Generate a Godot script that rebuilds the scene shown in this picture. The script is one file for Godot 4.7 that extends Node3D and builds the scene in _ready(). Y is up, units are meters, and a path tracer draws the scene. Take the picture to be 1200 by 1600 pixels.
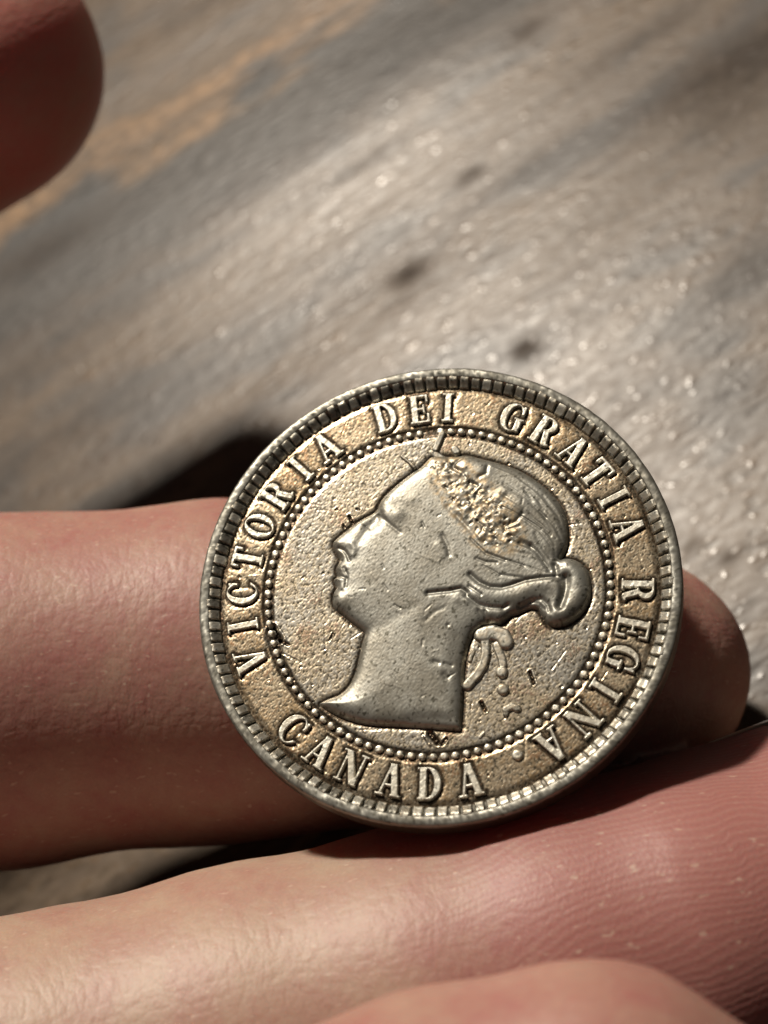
extends Node3D
# A worn large cent held on the fingers of a left hand, over a weathered wooden tabletop. Lengths in the builders are millimetres; MM turns them into metres.

const MM := 0.001
# the coin's own axes: x right, y up the portrait, z out of the face; millimetres from its centre
const BUST_OUTLINE := [Vector2(-6.14, -5.94), Vector2(-5.70, -5.73), Vector2(-5.14, -5.54), Vector2(-4.64, -5.08), Vector2(-4.30, -4.38), Vector2(-4.10, -3.54), Vector2(-3.96, -2.83), Vector2(-3.81, -2.34), Vector2(-3.87, -2.18), Vector2(-4.22, -1.86), Vector2(-4.60, -1.55), Vector2(-5.01, -1.18), Vector2(-5.35, -0.87), Vector2(-5.52, -0.51), Vector2(-5.52, -0.14), Vector2(-5.44, 0.16), Vector2(-5.33, 0.37), Vector2(-5.41, 0.62), Vector2(-5.47, 0.84), Vector2(-5.31, 0.99), Vector2(-5.36, 1.24), Vector2(-5.37, 1.46), Vector2(-5.27, 1.70), Vector2(-5.19, 1.88), Vector2(-5.27, 2.13), Vector2(-5.41, 2.39), Vector2(-5.54, 2.71), Vector2(-5.54, 2.95), Vector2(-5.35, 3.18), Vector2(-5.00, 3.46), Vector2(-4.61, 3.77), Vector2(-4.18, 4.07), Vector2(-3.73, 4.31), Vector2(-3.39, 4.49), Vector2(-3.17, 4.70), Vector2(-3.05, 5.00), Vector2(-2.84, 5.35), Vector2(-2.53, 5.67), Vector2(-2.14, 6.02), Vector2(-1.75, 6.33), Vector2(-1.35, 6.63), Vector2(-1.07, 6.82), Vector2(-0.75, 7.02), Vector2(-0.49, 7.31), Vector2(-0.20, 7.55), Vector2(0.26, 7.57), Vector2(0.71, 7.51), Vector2(1.23, 7.49), Vector2(1.65, 7.52), Vector2(2.07, 7.40), Vector2(2.78, 7.15), Vector2(3.55, 6.87), Vector2(4.31, 6.53), Vector2(5.06, 6.03), Vector2(5.71, 5.46), Vector2(6.29, 4.79), Vector2(6.70, 4.15), Vector2(6.94, 3.42), Vector2(7.00, 2.77), Vector2(6.95, 2.09), Vector2(6.76, 1.57), Vector2(6.52, 1.21), Vector2(6.73, 1.25), Vector2(7.14, 1.17), Vector2(7.55, 0.93), Vector2(7.88, 0.49), Vector2(8.03, -0.11), Vector2(8.02, -0.80), Vector2(7.80, -1.44), Vector2(7.42, -1.94), Vector2(6.91, -2.30), Vector2(6.41, -2.47), Vector2(5.95, -2.45), Vector2(5.65, -2.20), Vector2(5.47, -1.83), Vector2(5.27, -1.52), Vector2(4.94, -1.40), Vector2(4.59, -1.51), Vector2(4.21, -1.66), Vector2(3.86, -1.74), Vector2(3.58, -1.98), Vector2(3.21, -2.16), Vector2(2.77, -2.11), Vector2(2.44, -2.17), Vector2(2.14, -2.39), Vector2(1.83, -2.70), Vector2(1.63, -3.21), Vector2(1.47, -3.91), Vector2(1.37, -4.68), Vector2(1.31, -5.58), Vector2(1.27, -6.47), Vector2(1.21, -7.22), Vector2(1.14, -7.71), Vector2(0.51, -7.68), Vector2(-0.35, -7.57), Vector2(-1.21, -7.46), Vector2(-2.20, -7.36), Vector2(-3.19, -7.26), Vector2(-4.06, -7.09), Vector2(-4.94, -6.77), Vector2(-5.63, -6.40), Vector2(-6.08, -6.10)]
const BUST_STROKES := [
	[[Vector2(-3.50, 3.63), Vector2(-3.16, 3.96)], 0.36, -0.160],  # brow dip
	[[Vector2(-2.87, 4.11), Vector2(-2.52, 3.71), Vector2(-2.16, 3.37), Vector2(-1.87, 3.10)], 0.12, -0.050],  # eyelid
	[[Vector2(-3.13, 4.21), Vector2(-2.93, 4.36)], 0.15, -0.060],  # brow line
	[[Vector2(-2.44, 4.26), Vector2(-2.09, 4.14)], 0.44, 0.085],  # eyeball
	[[Vector2(-2.67, 4.90), Vector2(-2.02, 5.13), Vector2(-1.24, 4.94)], 0.33, 0.030],  # eyebrow
	[[Vector2(-5.21, 2.53), Vector2(-4.89, 2.34), Vector2(-4.71, 2.06), Vector2(-4.60, 1.75)], 0.09, -0.090],  # nostril
	[[Vector2(-4.48, 2.65), Vector2(-4.32, 2.32), Vector2(-4.41, 2.04)], 0.17, 0.050],  # ala
	[[Vector2(-4.03, 2.78), Vector2(-3.77, 3.18)], 0.23, -0.040],  # nose side
	[[Vector2(-5.31, 0.95), Vector2(-4.98, 0.85), Vector2(-4.73, 0.71)], 0.09, -0.060],  # mouth
	[[Vector2(-4.89, 1.33), Vector2(-4.70, 0.92), Vector2(-4.77, 0.25)], 0.09, -0.050],  # lip groove
	[[Vector2(-5.12, 1.24)], 0.21, 0.030],  # upper lip
	[[Vector2(-5.14, 0.56), Vector2(-5.01, 0.26)], 0.23, 0.040],  # lower lip
	[[Vector2(-5.00, -0.57)], 0.49, 0.050],  # chin
	[[Vector2(-5.24, 0.07), Vector2(-4.98, 0.02)], 0.15, -0.030],  # under lip
	[[Vector2(-2.67, 1.46), Vector2(-1.65, 0.72)], 1.54, 0.030],  # cheek
	[[Vector2(-3.75, -2.24), Vector2(-2.67, -1.95), Vector2(-1.66, -1.41), Vector2(-0.90, -0.99)], 0.28, -0.012],  # jaw
	[[Vector2(-0.41, -0.40), Vector2(0.12, -0.36), Vector2(0.75, -0.34), Vector2(1.32, -0.24), Vector2(1.63, -0.48)], 0.12, -0.130],  # hairline
	[[Vector2(-0.53, -1.88), Vector2(-0.02, -1.44), Vector2(0.42, -1.27)], 0.12, -0.022],  # neck muscle
	[[Vector2(0.41, 2.76), Vector2(0.66, 2.20), Vector2(0.75, 1.65)], 0.12, -0.050],  # ear
	[[Vector2(0.15, 2.23), Vector2(0.46, 1.67)], 0.21, 0.030],  # ear ridge
	[[Vector2(-0.07, 6.18), Vector2(0.31, 5.25), Vector2(0.81, 4.52)], 0.17, -0.022],  # front hair a
	[[Vector2(1.19, 3.87), Vector2(1.69, 3.22)], 0.15, -0.030],  # front hair a
	[[Vector2(0.68, 4.39), Vector2(1.69, 3.22), Vector2(2.31, 2.36), Vector2(3.19, 1.92)], 0.14, -0.035],  # front hair b
	[[Vector2(0.19, 6.44), Vector2(0.70, 5.36), Vector2(1.07, 4.78)], 0.14, -0.020],  # front hair c
	[[Vector2(0.72, 7.32), Vector2(1.10, 6.59), Vector2(1.55, 6.25)], 0.12, -0.045],  # diadem edge
	[[Vector2(1.75, 6.75), Vector2(2.39, 6.49)], 0.59, 0.100],  # leaf a
	[[Vector2(1.76, 7.38), Vector2(1.24, 7.07), Vector2(0.97, 6.74), Vector2(1.23, 6.51)], 0.10, -0.070],  # leaf a edge
	[[Vector2(2.38, 6.00), Vector2(2.77, 6.18), Vector2(2.84, 6.60)], 0.10, -0.060],  # leaf a under
	[[Vector2(1.85, 4.94)], 0.15, -0.035],  # leaflet edge
	[[Vector2(2.61, 4.48)], 0.15, -0.035],  # leaflet edge
	[[Vector2(2.46, 3.66)], 0.15, -0.035],  # leaflet edge
	[[Vector2(3.08, 2.87)], 0.15, -0.035],  # leaflet edge
	[[Vector2(1.96, 4.04)], 0.15, -0.035],  # leaflet edge
	[[Vector2(2.81, 5.22)], 0.15, -0.035],  # leaflet edge
	[[Vector2(3.76, 4.81)], 0.15, -0.035],  # leaflet edge
	[[Vector2(2.63, 2.42)], 0.15, -0.035],  # leaflet edge
	[[Vector2(4.21, 2.45)], 0.15, -0.035],  # leaflet edge
	[[Vector2(3.37, 4.42)], 0.15, -0.035],  # leaflet edge
	[[Vector2(0.83, 5.99)], 0.15, -0.035],  # leaflet edge
	[[Vector2(1.33, 4.84)], 0.15, -0.035],  # leaflet edge
	[[Vector2(1.65, 5.10), Vector2(1.80, 5.20)], 0.26, 0.035],  # leaflet
	[[Vector2(2.41, 4.63), Vector2(2.56, 4.73)], 0.26, 0.035],  # leaflet
	[[Vector2(2.26, 3.81), Vector2(2.42, 3.91)], 0.26, 0.035],  # leaflet
	[[Vector2(2.88, 3.02), Vector2(3.04, 3.12)], 0.26, 0.035],  # leaflet
	[[Vector2(1.76, 4.19), Vector2(1.91, 4.29)], 0.26, 0.035],  # leaflet
	[[Vector2(2.61, 5.37), Vector2(2.77, 5.47)], 0.26, 0.035],  # leaflet
	[[Vector2(3.56, 4.96), Vector2(3.72, 5.06)], 0.26, 0.035],  # leaflet
	[[Vector2(2.43, 2.57), Vector2(2.58, 2.67)], 0.26, 0.035],  # leaflet
	[[Vector2(4.01, 2.60), Vector2(4.17, 2.70)], 0.26, 0.035],  # leaflet
	[[Vector2(3.17, 4.57), Vector2(3.33, 4.67)], 0.26, 0.035],  # leaflet
	[[Vector2(0.63, 6.14), Vector2(0.79, 6.25)], 0.26, 0.035],  # leaflet
	[[Vector2(1.13, 4.99), Vector2(1.29, 5.09)], 0.26, 0.035],  # leaflet
	[[Vector2(1.93, 5.72), Vector2(2.22, 5.53)], 0.12, -0.120],  # pit a
	[[Vector2(3.49, 4.06), Vector2(4.19, 4.14)], 0.67, 0.090],  # leaf b
	[[Vector2(3.50, 3.23), Vector2(3.78, 3.08), Vector2(4.30, 3.32), Vector2(4.60, 3.71)], 0.10, -0.070],  # leaf b edge
	[[Vector2(3.72, 2.88), Vector2(4.10, 2.92), Vector2(4.48, 3.03)], 0.09, -0.040],  # leaf b under
	[[Vector2(4.51, 2.11), Vector2(5.01, 1.89)], 0.13, -0.110],  # pit b
	[[Vector2(5.01, 1.89), Vector2(5.38, 1.51), Vector2(5.65, 1.04), Vector2(5.97, 0.48)], 0.12, -0.080],  # coil edge
	[[Vector2(5.28, 2.57), Vector2(5.58, 1.88), Vector2(5.99, 1.18)], 0.10, -0.030],  # coil strands
	[[Vector2(4.79, 5.18), Vector2(5.18, 4.42)], 0.08, -0.030],  # back strand
	[[Vector2(5.53, 4.46), Vector2(5.82, 3.48)], 0.08, -0.020],  # back strand
	[[Vector2(1.83, 0.51), Vector2(2.27, 0.05), Vector2(2.82, -0.25), Vector2(3.45, -0.32), Vector2(4.01, -0.19), Vector2(4.64, 0.01), Vector2(5.39, 0.08), Vector2(6.20, 0.12)], 0.12, -0.130],  # sweep
	[[Vector2(1.62, -0.68), Vector2(2.24, -1.18), Vector2(2.80, -1.36), Vector2(3.48, -1.43), Vector2(3.76, -1.27)], 0.12, -0.100],  # swirl
	[[Vector2(2.16, 1.36), Vector2(2.66, 1.12), Vector2(3.23, 1.06)], 0.08, -0.050],  # strand a
	[[Vector2(1.76, -0.16), Vector2(2.38, -0.66)], 0.09, -0.060],  # strand b
	[[Vector2(2.25, -0.52), Vector2(3.12, -0.84), Vector2(4.25, -0.84), Vector2(5.13, -0.37), Vector2(5.94, -0.28), Vector2(6.42, -0.71), Vector2(6.52, -1.37), Vector2(6.07, -2.00)], 0.44, 0.100],  # tail ridge
	[[Vector2(4.36, -1.37), Vector2(5.11, -1.05), Vector2(5.51, -1.05), Vector2(5.78, -1.33), Vector2(5.89, -1.73)], 0.12, -0.100],  # tail groove
	[[Vector2(4.92, -1.12), Vector2(5.35, -1.24), Vector2(5.61, -1.58)], 0.08, -0.060],  # tail groove
	[[Vector2(6.91, 0.72), Vector2(7.38, 0.16), Vector2(7.54, -0.65), Vector2(7.26, -1.42), Vector2(6.68, -1.97)], 0.41, 0.100],  # loop ridge
	[[Vector2(6.78, 0.06), Vector2(6.74, -0.47), Vector2(6.60, -1.05), Vector2(6.43, -1.50)], 0.21, -0.260],  # loop hollow
	[[Vector2(6.23, 0.76), Vector2(6.33, 0.22), Vector2(6.51, -0.05)], 0.15, -0.140],  # loop notch
	[[Vector2(1.12, -0.81)], 0.28, 0.040],  # lump
	[[Vector2(1.62, -0.92)], 0.23, 0.040],  # lump
	[[Vector2(2.79, -1.70)], 0.26, 0.060],  # lump
	[[Vector2(3.35, -1.81)], 0.28, 0.060],  # lump
	[[Vector2(2.55, -1.53), Vector2(2.62, -1.99)], 0.09, -0.080],  # lump groove
	[[Vector2(2.24, -1.51), Vector2(2.54, -2.05)], 0.12, -0.060],  # under groove
	[[Vector2(1.09, -2.89), Vector2(0.95, -4.18)], 0.39, -0.030],  # neck hollow
	[[Vector2(-0.11, -4.16), Vector2(0.10, -4.23)], 0.12, -0.060],  # pit
	[[Vector2(0.42, -4.28), Vector2(0.76, -4.40)], 0.10, -0.050],  # pit
	[[Vector2(0.38, -4.86), Vector2(0.51, -5.00)], 0.14, -0.060],  # pit
	[[Vector2(0.62, -2.21)], 0.09, -0.060],  # pit
	[[Vector2(-0.67, 3.59), Vector2(-0.55, 3.30)], 0.05, -0.040],  # scratch
	[[Vector2(-2.17, -0.96), Vector2(-1.85, -1.16)], 0.05, -0.040],  # scratch
	[[Vector2(-1.39, 2.06), Vector2(0.14, 1.28)], 0.05, 0.012],  # scratch
	[[Vector2(-2.80, 1.34), Vector2(-2.71, 1.10)], 0.05, -0.030],  # scratch
	[[Vector2(-1.44, -7.10), Vector2(-0.20, -7.13), Vector2(0.66, -7.23)], 0.26, -0.050],  # bottom hollow
	[[Vector2(-5.30, -6.17), Vector2(-4.17, -6.35)], 0.39, 0.050],  # front tip
]
const RIBBON := [
	[[Vector2(2.32, -2.70), Vector2(2.88, -2.57), Vector2(3.43, -2.83), Vector2(3.55, -3.16)], 0.39, 0.20],
	[[Vector2(2.49, -3.10), Vector2(2.52, -3.69), Vector2(2.35, -4.33), Vector2(2.03, -4.83), Vector2(1.52, -5.38)], 0.26, 0.15],
	[[Vector2(3.07, -3.33), Vector2(3.34, -4.06), Vector2(3.37, -4.38)], 0.22, 0.11],
	[[Vector2(3.32, -4.77)], 0.31, 0.17],
	[[Vector2(3.34, -5.69)], 0.31, 0.16],
	[[Vector2(3.46, -6.75), Vector2(3.77, -6.60), Vector2(4.07, -6.74)], 0.19, 0.13],
	[[Vector2(3.52, -6.81), Vector2(3.45, -7.00)], 0.15, 0.10],
	[[Vector2(1.87, -3.52), Vector2(1.67, -4.03)], 0.12, 0.06],
]
const DIADEM_CROSS := [
	[[Vector2(0.41, 8.91), Vector2(0.22, 8.50), Vector2(0.03, 8.01)], 0.19, 0.16],
	[[Vector2(1.07, 7.91), Vector2(1.15, 7.76)], 0.22, 0.15],
	[[Vector2(-0.08, 7.77), Vector2(0.38, 7.42), Vector2(0.70, 7.18)], 0.18, 0.10],
	[[Vector2(0.76, 7.25), Vector2(1.02, 6.95), Vector2(0.85, 6.82)], 0.14, 0.12],
]
const DIADEM_POINT := [
	[[Vector2(-1.81, 7.70), Vector2(-1.39, 7.33), Vector2(-1.15, 7.04)], 0.10, 0.11],
]
const RAISED_MARK := [
	[[Vector2(2.32, -7.89), Vector2(2.09, -8.13)], 0.08, 0.06],
]
const NICKS := [
	[Vector2(-8.78, -1.69), Vector2(-8.39, -2.35), 0.22, -0.22],
	[Vector2(-8.39, -2.35), Vector2(-7.90, -2.63), 0.10, -0.08],
	[Vector2(-0.43, -7.81), Vector2(-0.04, -8.30), 0.17, -0.16],
	[Vector2(0.16, -8.41), Vector2(0.39, -8.15), 0.10, -0.10],
	[Vector2(-0.72, -7.93), Vector2(-0.43, -8.44), 0.08, 0.06],
	[Vector2(-4.71, 4.46), Vector2(-4.50, 4.00), 0.07, -0.12],
	[Vector2(-4.30, 4.84), Vector2(-4.12, 4.75), 0.05, -0.09],
	[Vector2(-5.02, 3.96), Vector2(-4.95, 3.81), 0.06, -0.09],
	[Vector2(4.74, -4.82), Vector2(4.92, -5.44), 0.09, -0.13],
	[Vector2(2.22, -6.32), Vector2(2.41, -6.73), 0.11, -0.13],
	[Vector2(-1.40, 7.37), Vector2(-1.12, 6.82), 0.07, -0.10],
	[Vector2(-5.52, -2.16), Vector2(-5.68, -2.51), 0.05, -0.07],
	[Vector2(-8.24, -3.07), Vector2(-7.20, -3.65), 0.04, -0.04],
]
const STRANDS := [
	[Vector2(1.94, 2.66), Vector2(2.68, 1.80), Vector2(3.68, 1.33), Vector2(4.67, 0.86), Vector2(5.65, 0.40), Vector2(6.15, 0.37)],
	[Vector2(1.79, 1.58), Vector2(2.66, 0.72), Vector2(3.65, 0.39), Vector2(4.66, 0.53), Vector2(5.41, 0.48), Vector2(6.15, 0.30)],
	[Vector2(2.52, 6.76), Vector2(3.79, 6.11), Vector2(5.04, 5.05), Vector2(6.01, 3.74), Vector2(6.47, 2.49), Vector2(6.31, 1.29)],
	[Vector2(3.55, 6.41), Vector2(4.68, 5.77), Vector2(5.79, 4.72), Vector2(6.51, 3.57), Vector2(6.79, 2.60), Vector2(6.56, 1.54)],
	[Vector2(2.26, -0.32), Vector2(3.12, -0.90), Vector2(4.24, -0.91), Vector2(5.13, -0.37), Vector2(5.88, -0.35), Vector2(6.47, -1.11)],
]
const LETTERS := [["V", -161.0], ["I", -171.9], ["C", 177.8], ["T", 167.1], ["O", 156.6], ["R", 145.6], ["I", 135.0], ["A", 124.9], ["D", 105.0], ["E", 94.7], ["I", 85.9],
	["G", 65.8], ["R", 55.2], ["A", 44.6], ["T", 34.7], ["I", 25.4], ["A", 15.2], ["R", -4.2], ["E", -15.3], ["G", -24.9], ["I", -35.2], ["N", -45.5], ["A", -56.6],
	["C", -135.8], ["A", -125.6], ["N", -115.2], ["A", -103.5], ["D", -92.6], ["A", -81.4]]
const LETTERS_OUTWARD := 23  # the rest, CANADA, stand with their tops towards the centre

var grain := FastNoiseLite.new()
var broad := FastNoiseLite.new()
var specks := FastNoiseLite.new()
var rng := RandomNumberGenerator.new()


func _ready() -> void:
	rng.seed = 7
	# --- camera, light, exposure
	var cam := Camera3D.new()
	cam.name = "camera"
	add_child(cam)
	cam.transform = Transform3D(Basis(Vector3(0.8239, -0.3400, 0.4533), Vector3(0.5667, 0.4944, -0.6592), Vector3(0.0000, 0.8000, 0.6000)).orthonormalized(), Vector3(0, 0.1076, 0))
	var lens := CameraAttributesPhysical.new()
	lens.frustum_focal_length = 44.785
	lens.frustum_focus_distance = 0.1
	lens.exposure_aperture = 25.0
	lens.frustum_near = 0.005
	lens.frustum_far = 20.0
	cam.attributes = lens
	cam.current = true
	var we := WorldEnvironment.new()
	var env := Environment.new()
	env.background_mode = Environment.BG_COLOR
	env.background_color = Color(0.035, 0.034, 0.033).linear_to_srgb()
	env.tonemap_mode = Environment.TONE_MAPPER_LINEAR
	env.tonemap_exposure = 1.0
	env.sdfgi_enabled = true
	env.ssao_enabled = true
	env.ssil_enabled = true
	we.environment = env
	add_child(we)
	var coin_at := Vector3(-0.00, 24.68, -56.10) * MM
	lamp(coin_at + LAMP_TOWARDS.normalized() * 0.55, coin_at)

	grain.seed = 3
	grain.noise_type = FastNoiseLite.TYPE_SIMPLEX_SMOOTH
	grain.frequency = 1.0
	grain.fractal_octaves = 3
	broad.seed = 11
	broad.noise_type = FastNoiseLite.TYPE_SIMPLEX_SMOOTH
	broad.frequency = 0.35
	broad.fractal_octaves = 3
	specks.seed = 19
	specks.noise_type = FastNoiseLite.TYPE_SIMPLEX_SMOOTH
	specks.frequency = 3.2
	specks.fractal_octaves = 2

	var t0 := Time.get_ticks_msec()
	table()
	print("table ", Time.get_ticks_msec() - t0)
	hand()
	print("hand ", Time.get_ticks_msec() - t0)
	coin(coin_at)
	print("coin ", Time.get_ticks_msec() - t0)

const LAMP_TOWARDS := Vector3(0.094, 0.764, -0.635)


# ---------------------------------------------------------------- helpers

func tag(o: Node, label := "", category := "", group := "", kind := "") -> void:
	if label: o.set_meta("label", label)
	if category: o.set_meta("category", category)
	if group: o.set_meta("group", group)
	if kind: o.set_meta("kind", kind)


func part(called: String, m: Mesh, mat: Material, parent: Node) -> MeshInstance3D:
	var o := MeshInstance3D.new()
	o.name = called
	o.mesh = m
	o.material_override = mat
	parent.add_child(o, true)
	return o


func array_mesh(v: PackedVector3Array, n: PackedVector3Array, idx: PackedInt32Array, uv := PackedVector2Array(), col := PackedColorArray(), into: ArrayMesh = null) -> ArrayMesh:
	var a := []
	a.resize(Mesh.ARRAY_MAX)
	a[Mesh.ARRAY_VERTEX] = v
	a[Mesh.ARRAY_NORMAL] = n
	a[Mesh.ARRAY_INDEX] = idx
	if uv.size(): a[Mesh.ARRAY_TEX_UV] = uv
	if col.size(): a[Mesh.ARRAY_COLOR] = col
	var m := into if into else ArrayMesh.new()
	m.add_surface_from_arrays(Mesh.PRIMITIVE_TRIANGLES, a)
	return m


func relief_mesh(h: PackedFloat32Array, nx: int, ny: int, x0: float, y0: float, step: float, cut: float, col := PackedColorArray(), keep := PackedByteArray()) -> ArrayMesh:
	# a raised relief over a grid: only cells that rise above «cut» are built; their skirts run down through the ground they stand on
	var id := PackedInt32Array()
	id.resize(nx * ny)
	id.fill(-1)
	var v := PackedVector3Array()
	var n := PackedVector3Array()
	var c := PackedColorArray()
	var idx := PackedInt32Array()
	for j in ny - 1:
		for i in nx - 1:
			var a := j * nx + i
			if keep.size():
				if not (keep[a] and keep[a + 1] and keep[a + nx] and keep[a + nx + 1]):
					continue
			elif maxf(maxf(h[a], h[a + 1]), maxf(h[a + nx], h[a + nx + 1])) <= cut:
				continue
			for q in [a, a + 1, a + nx, a + nx + 1]:
				if id[q] < 0:
					id[q] = v.size()
					var qi: int = q % nx
					var qj: int = q / nx
					var l: int = maxi(qi - 1, 0) + qj * nx
					var r: int = mini(qi + 1, nx - 1) + qj * nx
					var d: int = qi + maxi(qj - 1, 0) * nx
					var u: int = qi + mini(qj + 1, ny - 1) * nx
					v.append(Vector3(x0 + qi * step, y0 + qj * step, h[q]) * MM)
					n.append(Vector3(h[l] - h[r], h[d] - h[u], 2.0 * step).normalized())
					if col.size(): c.append(col[q])
			idx.append_array([id[a], id[a + nx], id[a + nx + 1], id[a], id[a + nx + 1], id[a + 1]])
	return array_mesh(v, n, idx, PackedVector2Array(), c)


func seg_distance(p: Vector2, a: Vector2, b: Vector2) -> float:
	var ab := b - a
	var t := clampf((p - a).dot(ab) / maxf(ab.length_squared(), 1e-9), 0.0, 1.0)
	return p.distance_to(a + ab * t)


func noise_bytes(w: int, h: int, freq: float, seed_: int, octaves := 2, type := FastNoiseLite.TYPE_SIMPLEX_SMOOTH, cell := -1) -> PackedByteArray:
	var f := FastNoiseLite.new()
	f.seed = seed_
	f.noise_type = type
	f.frequency = freq
	f.fractal_octaves = octaves
	if cell >= 0:
		f.cellular_return_type = cell
		f.fractal_type = FastNoiseLite.FRACTAL_NONE
	var im := f.get_image(w, h)
	im.convert(Image.FORMAT_L8)
	return im.get_data()


func stretched(w: int, h: int, sx: int, sy: int, freq: float, seed_: int, octaves := 2, type := FastNoiseLite.TYPE_SIMPLEX_SMOOTH, cell := -1) -> PackedByteArray:
	var im := Image.create_from_data(w / sx, h / sy, false, Image.FORMAT_L8, noise_bytes(w / sx, h / sy, freq, seed_, octaves, type, cell))
	im.resize(w, h, Image.INTERPOLATE_CUBIC)
	return im.get_data()


# ---------------------------------------------------------------- lamp

func lamp(at: Vector3, to: Vector3) -> void:
	# the room's lamp, above and behind the hand on its left: a small round shade that lights the coin
	var o := Node3D.new()
	o.name = "lamp"
	add_child(o)
	o.look_at_from_position(at, to, Vector3.UP)
	tag(o, "small round lamp head above and behind the hand, out of the frame", "lamp")
	var shade_m := StandardMaterial3D.new()
	shade_m.albedo_color = Color(0.05, 0.05, 0.05).linear_to_srgb()
	shade_m.roughness = 0.5
	var cone := CylinderMesh.new()
	cone.top_radius = 0.012
	cone.bottom_radius = 0.036
	cone.height = 0.05
	cone.cap_bottom = false
	var sh := part("shade", cone, shade_m, o)
	sh.rotation_degrees.x = 90
	sh.position.z = 0.018
	var glow := StandardMaterial3D.new()
	glow.albedo_color = Color(0.9, 0.9, 0.9)
	glow.emission_enabled = true
	glow.emission = Color(1.0, 0.93, 0.82)
	glow.emission_energy_multiplier = 2.0
	var disc := CylinderMesh.new()
	disc.top_radius = 0.025
	disc.bottom_radius = 0.025
	disc.height = 0.004
	var bulb := part("bulb", disc, glow, o)
	bulb.rotation_degrees.x = 90
	bulb.position.z = 0.003
	var l := AreaLight3D.new()
	l.name = "lamp_light"
	l.area_size = Vector2(0.044, 0.044)
	l.light_color = Color(1.0, 0.955, 0.89)
	l.light_energy = LAMP_ENERGY
	l.shadow_enabled = true
	l.set("area_range", 5.0)
	o.add_child(l)

const LAMP_ENERGY := 0.54


# ---------------------------------------------------------------- table

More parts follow.
